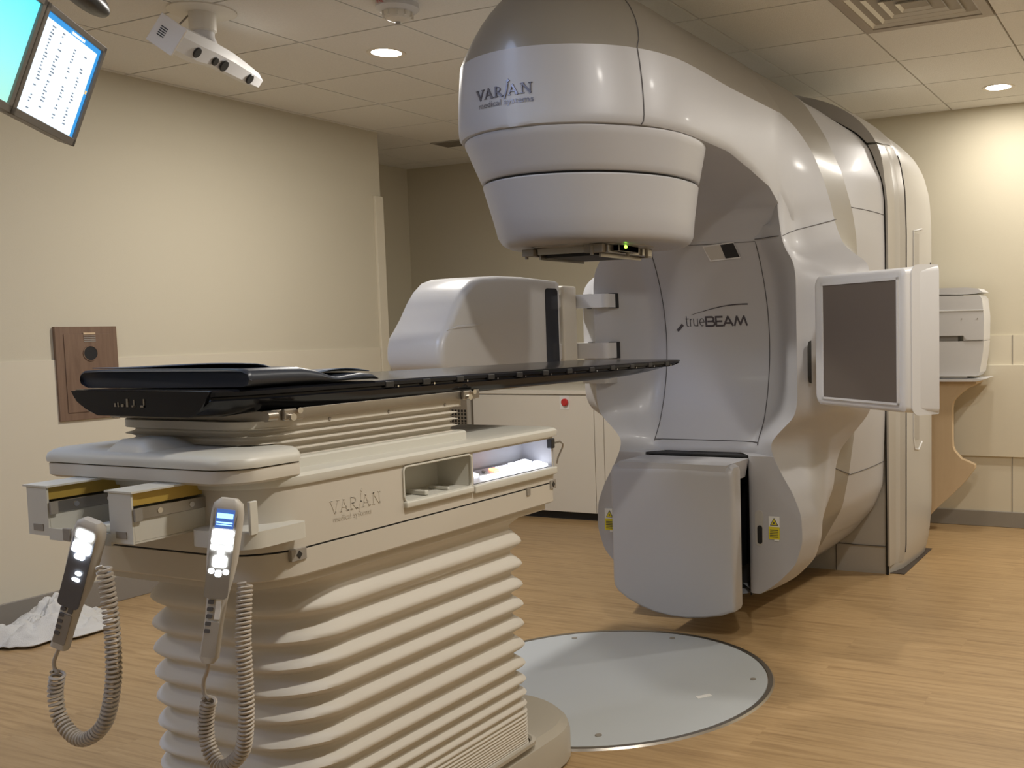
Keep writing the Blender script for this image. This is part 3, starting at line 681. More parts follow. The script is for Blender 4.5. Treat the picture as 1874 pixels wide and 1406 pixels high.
# kV source arm (left) ------------------------------------------------------
X0 = -.60
profS = [(.725, 1.615), (.70, 1.622), (.45, 1.632), (.25, 1.630), (.12, 1.618), (.055, 1.600), (.0, 1.560), (-.045, 1.510), (-.085, 1.450), (-.125, 1.400), (-.155, 1.365), (-.168, 1.320), (-.168, 1.275), (-.150, 1.245), (-.10, 1.225), (-.02, 1.218), (.30, 1.218), (.725, 1.218)]
def srow(x, ins):
    c = Vector((0, .30, 1.42)); out = []
    for y, z in profS:
        d = Vector((0, y, z))-c; L_ = d.length; out.append(Vector((x, 0, 0))+c+d*(1-ins/L_))
    return out
g = G(); g.grid([srow(X0-.005+.005, .030), srow(X0-.004, .016), srow(X0-.016, .004), srow(X0-.034, 0), srow(X0-.27, 0), srow(X0-.30, .03)], True, True, True); src = g.obj('imaging_source_housing', M_shell, LIN, 40)
# stepped nose relief
g = G().tube([(X0-.006, -.118, 1.400), (X0+.001, -.06, 1.412), (X0+.002, .05, 1.418), (X0-.001, .12, 1.425)], [.002, .006, .006, .001], 8); g.obj('nose_ridge', M_shell, src, 60)
g = G().prism([Vector((X0+.002, y, z)) for y, z in rrect(.585, .690, 1.205, 1.585, .02)], (-.01, 0, 0)); g.obj('source_window', M_glass, src)
# arms linking housing to gantry pods
for z0, z1 in ((1.495, 1.560), (1.250, 1.325)):
    g = G(); pl_ = rrect(-.68, -.435, .865, 1.0, .03); g.prism([Vector((x, y, z0)) for x, y in pl_], (0, 0, z1-z0)); g.box(-.68, -.615, .70, .90, z0, z1, .008); o = g.obj('imaging_arm', M_shell, LIN)
    g = G(); pl_ = rrect(-.60, -.4315, .932, 1.0, .03); g.prism([Vector((x, y, z0-.003)) for x, y in pl_], (0, 0, z1-z0+.006)); g.obj('arm_slot', M_dark, LIN)
g = G().box(-.70, -.60, .74, .86, 1.24, 1.60, .01); g.obj('arm_mast', M_cab, LIN)
g = G(); g.prism([Vector((x, y, 1.128)) for x, y in rrect(-.60, -.445, .872, 1.0, .03)], (0, 0, .055)); g.obj('lower_arm_cap', M_stand, LIN)

# kV detector panel (right) --------------------------------------------------
P1, P2 = Vector((1.190, .088)), Vector((.752, .422)); dd = (P2-P1); WD = dd.length; dd.normalize(); nn = Vector((-dd.y, dd.x))  # face normal candidates
if nn.dot(Vector((-1, -1))) < 0: nn = -nn
def dpt(u, z, d): q_ = P1+dd*u-nn*d; return Vector((q_.x, q_.y, z))   # u from near end, d into the panel
ZD0, ZD1 = 1.077, 1.578
def droww(d, ins):
    return [dpt(x, z, d) for x, z in rrect(-0+ins, WD-ins, ZD0+ins, ZD1-ins, (.022, .035, .035, .022))]
g = G(); g.grid([droww(.0, .016), droww(.003, .007), droww(.010, .001), droww(.02, 0), droww(.145, -.012), droww(.15, .0)], True, True, True); det = g.obj('imaging_detector_panel', M_shell, LIN, 35)
UW0, UW1 = .036, WD-.068
g = G()
for (u0, u1, z0, z1) in ((UW0-.008, UW1+.012, ZD1-.040, ZD1-.030), (UW0-.008, UW1+.012, ZD0+.026, ZD0+.034)): g.prism([dpt(u0, z0, -.006), dpt(u1, z0, -.006), dpt(u1, z1, -.006), dpt(u0, z1, -.006)], dpt(0, 0, .008)-dpt(0, 0, 0))
for (u0, u1, z0, z1) in ((UW0-.008, UW0, ZD0+.026, ZD1-.030), (UW1, UW1+.012, ZD0+.026, ZD1-.030)): g.prism([dpt(u0, z0, -.006), dpt(u1, z0, -.006), dpt(u1, z1, -.006), dpt(u0, z1, -.006)], dpt(0, 0, .008)-dpt(0, 0, 0))
g.obj('detector_bezel', M_shell, det)
g = G().prism([dpt(u, z, -.003) for u, z in ((UW0, ZD0+.034), (UW1, ZD0+.034), (UW1, ZD1-.040), (UW0, ZD1-.040))], dpt(0, 0, .003)-dpt(0, 0, 0)); g.obj('detector_plate', M_detect, det)
# flat end cover on the near side
ed = Vector((-dd.x, -dd.y, 0)); g = G(); g.prism([dpt(0, z, d)+ed*.0005 for d, z in rrect(.030, .149, ZD0-.011, ZD1+.011, (.03, .004, .004, .03))], ed*.004); g.obj('detector_end_cover', M_shell, det, 30)
# arms carrying detector, behind the panel
for z0, z1 in ((1.43, 1.52), (1.14, 1.22)):
    g = G().prism([Vector((x, y, z0)) for x, y in [(.60, 1.0), (.70, .90), (.95, .56), (1.08, .44), (1.14, .48), (1.06, .68), (.80, 1.02)]], (0, 0, z1-z0)); g.obj('imaging_arm', M_shell, LIN)
g = G().prism([Vector((.565+.5*(y-.9), y, z)) for y, z in ((.895, 1.16), (.90, 1.135), (.915, 1.13), (.915, 1.32), (.90, 1.315), (.895, 1.29))], (.0, -.004, 0)); g.obj('pod_slot', M_dark, LIN)

# ============================================================ FLOOR PLATE
t = thing('turntable_plate', 'round pale grey steel turntable plate set in the floor under the head', 'floor plate', (0, 0, 0))
G().lathe((0, 0), [(.0001, .006), (.650, .006), (.652, .003), (.652, 0)], 96).obj('disc', M_plate, t, 30)
G().lathe((0, 0), [(.654, 0), (.654, .007), (.672, .007), (.678, 0)], 96, True).obj('metal_rim', M_steel, t, 30)
for x, y in ((.013, .588), (.549, .226), (.269, -.491), (-.40, .43)):
    G().cyl((x, y, .006), (0, 0, 1), .012, .0025, 20).obj('screw', M_base, t)
G().box(-.03, .03, -.013, .013, .0062, .0072, 0, Matrix.Translation((.448, -.017, 0)) @ Matrix.Rotation(.9, 4, 'Z')).obj('white_sticker', M_white, t)

# ============================================================ TREATMENT COUCH
CO = thing('treatment_couch', 'radiotherapy treatment couch, long black tabletop on a cream ribbed bellows pedestal', 'treatment couch', (0, -1.3, 0))
CO_off = Vector((0, -1.3, 0))
def cobj(g, name, m, smooth=None, parent=None):
    g.v = [v-CO_off for v in g.v]; return g.obj(name, m, parent or CO, smooth)
# pedestal base
def base_plan(ins=0):
    out = [(-.30+ins, -2.0+ins), (.30-ins, -2.0+ins)]
    for i in range(17):
        a = PI*i/16; out.append(((.30-ins)*math.cos(a), -.78+(.26-ins)*math.sin(a)))
    return out
g = G(); g.grid([[Vector((x, y, z)) for x, y in base_plan(i)] for z, i in ((.012, .0), (.02, 0), (.085, 0), (.115, .008), (.135, .03), (.14, .06), (.142, .1))], True, True, True); cobj(g, 'pedestal_base', M_basep, 30)
g = G(); g.grid([[Vector((x, y, z)) for x, y in base_plan(.012)] for z in (.0078, .0125)], True, True, True); cobj(g, 'base_shadow_gap', M_dark)
# big bellows
def plan(x, y0, y1, r): return rrect(-x, x, y0, y1, (r, r, r*.35, r*.35), 8)
pk = [.845, .764, .696, .633, .573, .513, .450, .392, .343, .302, .268, .245, .232, .221, .211, .202, .194, .186, .178, .170, .162, .155]
rows = []; zc = [.868]+pk
for i in range(len(pk)):
    z0 = pk[i]; z1 = pk[i+1] if i+1 < len(pk) else .150; dz = z0-z1; amp = min(.026, dz*.5)
    for k in range(8):
        t_ = k/8
        # pointed outward ridge, rounded hollow
        off = -amp*(sstep(0, .40, t_) if t_ < .40 else 1-sstep(.40, 1.0, t_))
        z = z0-dz*t_
        rows.append([Vector((x, y, z)) for x, y in plan(.285+off, -1.80-off, -.885+off, .16)])
rows.insert(0, [Vector((x, y, .875)) for x, y in plan(.262, -1.775, -.905, .15)])
rows.append([Vector((x, y, .145)) for x, y in plan(.287, -1.80, -.885, .16)])
g = G(); g.grid(rows, True, True, True); cobj(g, 'large_bellows', M_bellow, 70)
g = G(); g.grid([[Vector((x, y, z)) for x, y in plan(.30+i, -1.82-i, -.865+i, .17)] for z, i in ((.140, 0), (.150, 0), (.153, -.008), (.146, -.012))], True); cobj(g, 'base_collar', M_basep, 40)
# console body: lower skirt and upper body, hollow bays on +x side
def shell_rows(x, y0, y1, r, zi): return [[Vector((px_, py_, z)) for px_, py_ in rrect(-x+i, x-i, y0+i, y1-i, (r, r, .025, .025), 8)] for z, i in zi]
g = G(); g.grid(shell_rows(.310, -1.905, -.765, .13, ((.862, .022), (.862, .004), (.866, 0), (.905, 0), (.9215, 0), (.9215, .02))), True, True, True); cobj(g, 'lower_skirt', M_beige, 30)
G_ = G(); G_.grid(shell_rows(.292, -1.88, -.785, .12, ((.842, .02), (.842, .0), (.864, 0))), True, True, True); cobj(G_, 'skirt_lip', M_beige, 30)
G_ = G(); G_.grid(shell_rows(.306, -1.90, -.768, .13, ((.9175, 0), (.926, 0))), True); cobj(G_, 'skirt_gap', M_dark, 30)
# upper body built around bays
B1 = (-1.452, -1.182); B2 = (-1.172, -.775); BZ0, BZ1 = .972, 1.060; BD = .105
def body_outer(z, x=.310):
    return rrect(-x, x, -1.905, -.760, (.13, .13, .025, .025), 8)
op = body_outer(0); 
g = G()
def wall_loop(z0, z1, a0, a1):
    """outer wall strips excluding the +x side between y a0..a1"""
    pts = [p for p in op]; n = len(pts); v = []
    for i in range(n):
        p, q_ = pts[i], pts[(i+1) % n]
        if abs(p[0]-.310) < 1e-4 and abs(q_[0]-.310) < 1e-4: continue
        v.append(((p, q_)))
    for p, q_ in v: g.add([(p[0], p[1], z0), (q_[0], q_[1], z0), (q_[0], q_[1], z1), (p[0], p[1], z1)], [(0, 1, 2, 3)])
wall_loop(.926, 1.066, 0, 0)
yA, yZ = -1.905+.13, -.785
def quad(y0, y1, z0, z1, x=.310): g.add([(x, y0, z0), (x, y1, z0), (x, y1, z1), (x, y0, z1)], [(0, 1, 2, 3)])
quad(yA, B1[0], .926, 1.066); quad(B1[0], yZ, .926, BZ0); quad(B1[0], yZ, BZ1, 1.066); quad(B1[1], B2[0], BZ0, BZ1); 
g.add([(x, y, .926) for x, y in op], [tuple(range(len(op)))])
cobj(g, 'console_body', M_beige, 30)
def bay(y0, y1, name, m, floor_m=None):
    g = G(); x0, x1 = .310-BD, .3105; i = .012
    g.add([(x1, y0, BZ0), (x1, y1, BZ0), (x1, y1, BZ1), (x1, y0, BZ1), (x0, y0+i, BZ0+.004), (x0, y1-i, BZ0+.004), (x0, y1-i, BZ1-.004), (x0, y0+i, BZ1-.004)], [(0, 1, 5, 4), (1, 2, 6, 5), (2, 3, 7, 6), (3, 0, 4, 7), (4, 5, 6, 7)])
    return cobj(g, name, m)
bay(*B1, 'open_bay', M_beige2); b2 = bay(B2[0], B2[1], 'control_bay', M_keydim)
g = G().tube([(.3115, y, z) for y, z in rrect(B1[0], B1[1], BZ0, BZ1, .012, 4)]+[(.3115, B1[0], BZ0+.012)], .0035, 6); cobj(g, 'bay_rim', M_beige2, 60)
g = G().box(.300, .322, B1[0]-.002, B1[1]-.002, BZ0-.016, BZ0+.001, .004); cobj(g, 'bay_sill', M_beige2, 40)
g = G().box(.300, .322, B1[1]+.003, B2[1]+.004, BZ0-.022, BZ0+.001, .004); cobj(g, 'control_sill', M_beige2, 40)
cobj(G().box(.215, .30, -1.36, -1.345, BZ0+.002, BZ0+.014, .003), 'bay_divider', M_beige2); cobj(G().box(.235, .30, -1.27, -1.262, BZ0+.002, BZ0+.010, .002), 'bay_divider', M_beige2)
# lit keypad on sloped floor of the bay
kp = G(); kp.add([(.305, B2[0]+.01, BZ0+.003), (.305, B2[1]-.008, BZ0+.003), (.225, B2[1]-.008, BZ0+.022), (.225, B2[0]+.01, BZ0+.022)], [(0, 1, 2, 3)]); kpo = cobj(kp, 'keypad_panel', M_keydim)
def keyg(y0, y1, a, b):
    g = G(); f_ = lambda s_: (.305-.08*s_, BZ0+.004+.019*s_)
    (x0, z0), (x1, z1) = f_(a), f_(b); g.add([(x0, y0, z0), (x0, y1, z0), (x1, y1, z1), (x1, y0, z1), (x0, y0, z0+.005), (x0, y1, z0+.005), (x1, y1, z1+.005), (x1, y0, z1+.005)], [(0, 1, 2, 3), (4, 5, 6, 7), (0, 1, 5, 4), (1, 2, 6, 5), (2, 3, 7, 6), (3, 0, 4, 7)]); return g
def ksub(g, nm, m): 
    g.v = [v-CO_off for v in g.v]; o = mk(nm, g.v, g.f, m); o.parent = kpo; return o
for (y0, y1, a, b) in ((-1.105, -1.065, .06, .30), (-1.06, -1.02, .06, .30), (-1.0, -.965, .06, .34), (-.96, -.925, .06, .34), (-.90, -.86, .06, .40), (-.855, -.82, .06, .40), (-.815, -.79, .08, .55), (-1.12, -1.09, .50, .80), (-.985, -.96, .5, .75), (-.955, -.93, .5, .75), (-.91, -.885, .55, .85), (-.875, -.85, .55, .85), (-.84, -.815, .6, .9)):
    ksub(keyg(y0, y1, a, b), 'lit_key', M_keybay)
ksub(keyg(-1.015, -.99, .5, .75), 'lit_key_orange', M_key2)
for y in (-1.15, -1.085, -1.055): ksub(keyg(y, y+.008, .55, .7), 'small_key', M_base)
# end knob and wire hook near far end
g = G().box(.300, .318, -.795, -.775, 1.030, 1.060, .003); cobj(g, 'end_latch', M_black)
g = G().tube([(.315, -.772, 1.045), (.325, -.758, 1.048), (.33, -.750, 1.040), (.325, -.745, 1.028), (.318, -.760, 1.0), (.315, -.765, .98)], .003, 6); cobj(g, 'hook_wire', M_steel)
# corner brackets on the skirt line
for y0, y1, z0, z1 in ((-1.818, -1.775, .900, .926), (-.800, -.770, .905, .932)):
    g = G().box(.304, .3135, y0, y1, z0, z1, .001); o = cobj(g, 'corner_clip', M_base); ym, zm = (y0+y1)/2, (z0+z1)/2
    g = G().prism([Vector((.3138, ym-.008, zm)), Vector((.3138, ym, zm-.009)), Vector((.3138, ym+.008, zm)), Vector((.3138, ym, zm+.009))], (.001, 0, 0)); g.v = [v-CO_off for v in g.v]; q_ = mk('diamond_mark', g.v, g.f, M_black); q_.parent = o
cobj(G().box(.306, .3135, -.925, -.908, .905, .928), 'small_tab', M_base)
g = name_strokes(.028, lambda u, v: (Vector((.310, -1.695+u*1.1, .985+v)), Vector((1, 0, 0))), .0010); cobj(g, 'faint_lettering', M_faint)
g = text_mesh('medical systems', .019, lambda u, v: (Vector((.310, -1.69+u, .965+v)), Vector((1, 0, 0))), .0010); cobj(g, 'faint_subtitle', M_faint)
# top slab
g = G(); g.grid(shell_rows(.318, -1.915, -.745, .14, ((1.064, .012), (1.066, .002), (1.072, 0), (1.084, 0), (1.091, .006), (1.094, .018), (1.095, .04))), True, True, True); cobj(g, 'console_top', M_beige2, 30)
# inner plinth for upper bellows
g = G(); g.grid(shell_rows(.262, -1.86, -1.118, .10, ((1.094, 0), (1.115, 0), (1.119, .004), (1.120, .02))), True, True, True); cobj(g, 'bellows_plinth', M_beige2, 30)
# upper bellows
rows = []; n = 4; z0, z1 = 1.188, 1.118
for i in range(n*10+1):
    t_ = i/(n*10); off = -.016*abs(math.sin(PI*n*t_))**.8
    rows.append([Vector((x, y, z0+(z1-z0)*t_)) for x, y in rrect(-.247-off, .247+off, -1.835-off, -1.135+off, (.10, .10, .02, .02), 8)])
g = G(); g.grid(rows, True, True, True); cobj(g, 'upper_bellows', M_bellow2, 75)
g = G(); g.grid([[Vector((x, y, z)) for x, y in rrect(-.245, .245, -1.835, -1.125, (.10, .10, .01, .01), 8)] for z in (1.186, 1.204)], True, True, True); up_ = cobj(g, 'upper_plate', M_beige, 30)
for y in (-1.62, -1.42, -1.2): cobj(G().cyl((.243, y, 1.195), (1, 0, 0), .004, .004, 10), 'plate_screw', M_base)
# foot tray
def ftray(i, z): return [Vector((x, y, z)) for x, y in rrect(-.288+i, .318-i, -1.965+i, -1.775-i*0, (.035, .085, .02, .02), 8)]
g = G(); g.grid([ftray(.008, 1.084), ftray(0, 1.090), ftray(0, 1.114), ftray(.001, 1.116)], True, True, True); cobj(g, 'foot_tray_base', M_beige, 30)
g = G(); g.grid([ftray(.003, 1.118), ftray(-.003, 1.119), ftray(-.004, 1.128), ftray(-.001, 1.138), ftray(.007, 1.145), ftray(.018, 1.149), ftray(.05, 1.150)], True, True, True); tr = cobj(g, 'foot_tray_cover', M_beige2, 35)
g = G(); rows = []
for i in range(13):
    x = -.10+.17*i/12; h_ = .024*sstep(0, .25, i/12)*(1-sstep(.66, 1, i/12)); rows.append([Vector((x, -1.958, 1.138)), Vector((x, -1.950, 1.142+h_*.6)), Vector((x, -1.93, 1.148+h_)), Vector((x, -1.86, 1.148+h_)), Vector((x, -1.80, 1.146))])
g.grid(rows); cobj(g, 'tray_hump', M_beige2, 60)
# accessory rails under the tray
for x0, x1 in ((-.172, -.105), (.092, .160)):
    g = G(); y0, y1 = -2.075, -1.80
    g.box(x0, x0+.004, y0+.0045, y1, .9845, 1.0825); g.box(x0, x1, y0, y0+.004, .980, 1.0825); g.box(x0, x1, y0+.0045, y1, .980, .984); g.box(x1-.004, x1, y0+.0045, y1, .9845, 1.0275)
    ra = cobj(g, 'accessory_rail', M_beige2)
    def sub(g, nm, m): g.v = [v-CO_off for v in g.v]; o = mk(nm, g.v, g.f, m); o.parent = ra; return o
    sub(G().box(x0-.008, x1+.006, y0-.003, y1, 1.0832, 1.087), 'rail_cover', M_beige2)
    sub(G().box(x1-.012, x1-.006, y0+.004, y1, 1.056, 1.083), 'gold_strip', M_brass)
    sub(G().box(x1-.002, x1+.004, y0+.012, y1, 1.028, 1.052, .001), 'steel_strip', M_steel)
    sub(G().box(x1+.002, x1+.008, y0+.002, y0+.018, 1.026, 1.052), 'end_stop', M_base)
    sub(G().box(x0-.012, x0-.002, y0+.01, y0+.024, 1.030, 1.056), 'side_stop', M_base)
    for k_ in range(3): sub(G().cyl((x1+.004, y0+.06+.075*k_, 1.040), (1, 0, 0), .006, .002, 14), 'rail_screw', M_chrome)
    sub(G().box(x0+.018, x0+.050, y0-.0015, y0, .990, 1.004), 'rail_sticker', M_base)
g = G().box(-.105, .092, -2.075, -2.071, .972, .997); g.box(-.105, .092, -2.071, -1.85, .975, .979); g.box(-.04, .0, -2.05, -1.85, .979, 1.000, .004); cobj(g, 'rail_tie_plate', M_beige2)
for x in (-.055, .04): cobj(G().box(x, x+.022, -2.079, -2.072, .975, 1.0, .001), 'tie_block', M_base)
cobj(G().box(.150, .163, -1.895, -1.865, .985, 1.03, .002), 'dark_connector', mat('dark_maroon_plastic', (.04, .012, .012), .4))
# holder arm for the right pendant, at near right corner
g = G(); g.grid([[Vector((x, y, z)) for x, y in rrect(.17, .345, -1.96, -1.80, (.03, .05, .01, .01), 5)] for z in (.955, .978, .990)], True, True, True); cobj(g, 'pendant_shelf', M_beige2, 30)
g = G().box(.333, .341, -1.945, -1.925, .985, 1.055, .002); cobj(g, 'pendant_clip', M_beige2)

# tabletop -----------------------------------------------------------------
def tz(y): return 1.280-(y+1.92)*.0078
def thk(y): return interp([(-1.92, .058), (-1.86, .060), (-1.80, .054), (-1.2, .053), (-.3, .050), (.0, .042), (.14, .030), (.24, .018), (.32, .009)], y)
def tw(y): return interp([(-1.92, .226), (-1.90, .234), (-1.86, .250), (-1.80, .262), (-1.7, .265), (.10, .265), (.20, .258), (.27, .240), (.31, .205), (.325, .16)], y)
def tsec(y):
    z, h_, w_ = tz(y), thk(y), tw(y); i = interp([(-1.92, .085), (-1.75, .045), (-1.6, .022), (-.2, .025), (.1, .05), (.32, .06)], y)
    half = [(w_-.012, 0), (w_-.004, -.001), (w_, -.005), (w_, -.013), (w_-.006, -.016), (w_-.006, -.020), (w_-.001, -.023), (w_-i*.25, -h_*.62), (w_-i*.6, -h_*.88), (w_-i, -h_)]
    if h_ < .03: half = [(a, b*h_/.03) for a, b in half]
    return [Vector((x, y, z+b)) for x, b in half]+[Vector((-x, y, z+b)) for x, b in reversed(half)]
ys_ = [-1.920, -1.916, -1.90, -1.86, -1.80, -1.7, -1.5, -1.2, -.9, -.6, -.3, -.1, .05, .12, .18, .23, .27, .295, .312, .325]
g = G(); rows = [tsec(y) for y in ys_]; c0 = [Vector((v.x*.97, -1.924, tz(-1.92)-.03+(v.z-tz(-1.92)+.03)*.93)) for v in rows[0]]
g.grid([c0]+rows, True, True, True); top = cobj(g, 'tabletop', M_carbon, 40)
def tsub(g, nm, m, sm=None): g.v = [v-CO_off for v in g.v]; o = mk(nm, g.v, g.f, m, None, sm); o.parent = top; return o
for y in [-1.45+.14*k for k in range(12)]:
    z = tz(y); tsub(G().box(.258, .2675, y, y+.030, z-.019, z-.004, .002), 'index_notch', M_black)
    tsub(G().cyl((.264, y+.045, z-.018), (1, 0, 0), .003, .003, 8), 'notch_pin', M_chrome)
# end cap panel with numerals
g = G(); cap = [(-.222, 1.277), (.222, 1.277), (.214, 1.262), (.190, 1.236), (.160, 1.223), (-.135, 1.223), (-.175, 1.237), (-.212, 1.262)]
g.prism([Vector((x, -1.930, z)) for x, z in cap], (0, .008, 0)); tsub(g, 'end_cap', M_carbon)
g = G()
for x, w_, h_ in ((-.075, .006, .008), (-.064, .004, .010), (-.052, .008, .006), (-.035, .006, .018), (-.018, .012, .004), (-.012, .004, .016), (.010, .014, .004), (.020, .004, .018)): g.box(x, x+w_, -1.9315, -1.930, 1.243, 1.243+h_)
tsub(g, 'worn_marking', M_steel)
# steel side rails beneath the tabletop
g = G()
for sx in (1, -1):
    g.box(sx*.252-.003, sx*.252+.003, -1.80, -1.060, 1.2045, 1.2285, .001)
    g.tube([(sx*.250, -1.812, 1.2165), (sx*.250, -1.785, 1.2165)], .0125, 12)
g.box(-.25, .25, -1.80, -1.07, 1.2045, 1.226)
cobj(g, 'steel_rail', M_steel, 40)
for y in (-1.745, -1.115):
    g = G().box(.255, .266, y-.028, y+.028, 1.203, 1.230, .004); cobj(g, 'rail_clamp', M_steel)
    g = G().cyl((.262, y-.01, 1.211), (1, -.1, 0), .008, .014, 14); g.cyl((.262, y+.012, 1.224), (1, -.1, 0), .007, .012, 14); cobj(g, 'clamp_screw', M_chrome, 40)
# mat lying on tabletop
def ztop_t(y): return tz(y)+.002
MT = thing('padded_mat', 'folded slate-blue padded mat lying on the foot end of the black tabletop', 'mat', (0, -1.75, ztop_t(-1.75)))
mo = Vector((0, -1.75, ztop_t(-1.75)))
# profile in XZ: folded block with rolled right edge; extruded along y from foot end
def mat_rows(y, a):
    zb = ztop_t(y); h_ = .042*a
    pts = []
    pts += [(-.262, zb+h_*.25), (-.266, zb+h_*.5), (-.262, zb+h_*.8), (-.25, zb+h_*.95)]
    pts += [(-.25+.05*k, zb+h_) for k in range(1, 10)]
    pts += [(.245, zb+h_*.97), (.262, zb+h_*.8), (.268, zb+h_*.5), (.262, zb+h_*.2), (.245, zb+.002), (0, zb), (-.24, zb)]
    f_ = max(0, min(1, (-1.55-y)/.3)); return [Vector((x+.035*f_*(.268-x)/.53, y+.045+(x+.2)*.07*f_, z))-mo for x, z in pts]
g = G(); rows = []
for y, a in ((-1.935, .72), (-1.942, .86), (-1.94, .97), (-1.93, 1.0), (-1.85, 1.0), (-1.78, .97), (-1.72, .72), (-1.68, .40), (-1.66, .34), (-1.62, .42), (-1.57, .48), (-1.535, .40), (-1.52, .15)): rows.append(mat_rows(y, a))
g.grid(rows, True, True, True); g.obj('pad', M_mat, MT, 60)
g = G(); rows = []
for i in range(21):
    y = -1.85+.36*i/20; z = ztop_t(y)+.044-.030*sstep(.1, .42, i/20)+.012*math.sin(PI*min(1, max(0, (i/20-.42)/.58)))+.003
    rows.append([Vector((x, y+.02*math.sin(3*x), z+.004*math.sin(9*x+i*.3)))-mo for x in [-.24+.46*k/14+.02*i/20 for k in range(15)]])
g.grid(rows); sh = g.obj('thin_cover_sheet', M_sheet, MT, 60); md = sh.modifiers.new('s', 'SOLIDIFY'); md.thickness = .002; md.offset = 1

# ============================================================ HAND PENDANTS
def coil(path, turns, R_, r_, n_per=12):
    """helical cord around a path"""
    path = [Vector(p) for p in path]; seg = [0]
    for a, b in zip(path, path[1:]): seg.append(seg[-1]+(b-a).length)
    L_ = seg[-1]; N_ = turns*n_per; out = []
    def at(s_):
        s_ = min(max(s_, 0), L_-1e-6)
        for i in range(len(seg)-1):
            if s_ <= seg[i+1]: 
                f_ = (s_-seg[i])/(seg[i+1]-seg[i]); return path[i].lerp(path[i+1], f_)
        return path[-1]
    prev = None
    for k in range(N_+1):
        s_ = L_*k/N_; p = at(s_); tg_ = (at(s_+.006)-at(s_-.006)).normalized()
        if prev is None: prev = tg_.orthogonal().normalized()
        prev = (prev-tg_*prev.dot(tg_)).normalized(); b = tg_.cross(prev); a = 2*PI*k/n_per
        out.append(p+(prev*math.cos(a)+b*math.sin(a))*R_)
    return out
def smooth_path(ctrl, n=60):
    ctrl = [Vector(c) for c in ctrl]; out = []; P_ = [ctrl[0]]+ctrl+[ctrl[-1]]; m_ = len(ctrl)-1
    for i in range(m_):
        p0, p1, p2, p3 = P_[i:i+4]
        for k in range(n//m_):
            t_ = k/(n//m_); out.append(.5*((2*p1)+(-p0+p2)*t_+(2*p0-5*p1+4*p2-p3)*t_*t_+(-p0+3*p1-3*p2+p3)*t_**3))
    out.append(ctrl[-1]); return out
def pendant(label, topp, botp, face, cord_ctrl, turns, pigtail, scr=True):
    topp, botp, face = Vector(topp), Vector(botp), Vector(face)
    t = thing('hand_pendant', label, 'hand control', topp, 0, 'hand pendants of the couch')
    ax = (topp-botp).normalized(); f_ = (face-ax*face.dot(ax)).normalized(); sd = ax.cross(f_)
    if sd.dot(rt) < 0: sd = -sd
    T = Matrix((sd, f_, ax)).transposed().to_4x4(); T.translation = Vector((0, 0, 0)); L_ = (topp-botp).length
    # v runs 0 at top to L at the bottom
    prof_w = [(0, .016), (.008, .026), (.03, .030), (.12, .029), (.16, .025), (.20, .019), (.26, .017), (.31, .018), (L_-.01, .018), (L_, .012)]
    prof_d = [(0, .008), (.01, .016), (.12, .018), (.2, .014), (L_, .012)]
    g = G(); rows = []
    for i in range(33):
        v = L_*i/32; w_ = interp(prof_w, v); d_ = interp(prof_d, v); cv = -.006*math.sin(PI*min(1, v/L_))
        rows.append([T @ Vector((x, y+cv, -v)) for x, y in rrect(-w_, w_, -d_, d_, min(w_, d_)*.75, 4)])
    g.grid(rows, True, True, True); body = g.obj('handset_body', M_pend, t, 40)
    def plate(x0, x1, v0, v1, nm, m, dz=.0015, rr=.003, par=None):
        g = G(); vm = (v0+v1)/2
        d0 = interp(prof_d, vm)-.006*math.sin(PI*min(1, vm/L_))+dz
        g.prism([T @ Vector((x, d0, -v)) for x, v in rrect(x0, x1, v0, v1, rr, 3)], T.to_3x3() @ Vector((0, -.004, 0))); return g.obj(nm, m, par or body)
    face_ = plate(-.022, .022, .014, .20, 'face_plate', M_pendd if not scr else M_base, .0012, .008)
    if scr:
        s_ = plate(-.017, .017, .020, .058, 'display', M_bluescreen, .0022, .001)
        for a, b in ((.028, .038), (.045, .048), (.050, .052)): plate(-.015, .015, a, b, 'display_bar', M_bluebar, .003, .0008, s_)
    ks = [(-.020, .020, .062, .074), (-.020, -.001, .077, .089), (.001, .020, .077, .089), (-.020, -.007, .092, .102), (-.005, .005, .095, .112), (.007, .020, .092, .102), (-.013, .013, .114, .136), (-.019, -.008, .140, .150), (-.006, .006, .142, .156), (.008, .019, .140, .150)] if scr else [(-.016, .016, .020, .036), (-.018, .018, .048, .070), (-.010, .010, .074, .084), (.000, .012, .112, .120), (-.004, .012, .128, .135)]
    for a, b, c_, d_ in ks: plate(a, b, c_, d_, 'lit_key', M_key, .0035, .004)
    for k in range(7):
        v = .175+.0145*k; plate(-.013, -.002, v, v+.008, 'side_key', M_pendd, .0028, .002)
    plate(.002, .012, .185, L_-.09, 'label_strip', M_white if scr else M_pendd, .0024, .001)
    plate(-.013, .013, L_-.085, L_-.012, 'grip_plate', M_base if not scr else M_fascia, .0014, .004)
    # cord
    pts = [Vector(p)-topp for p in cord_ctrl]
    pg = [Vector(p)-topp for p in pigtail]
    g = G().tube([-ax*(L_-.005)]+smooth_path([-ax*L_]+pg, 16), [.006]+[.0035]*18 if False else .0038, 6)
    sp = smooth_path(pts, 60); g.tube(coil(sp, turns, .0125, .0027), .0036, 5); g.obj('coiled_cord', M_cord, t, 70)
    return t
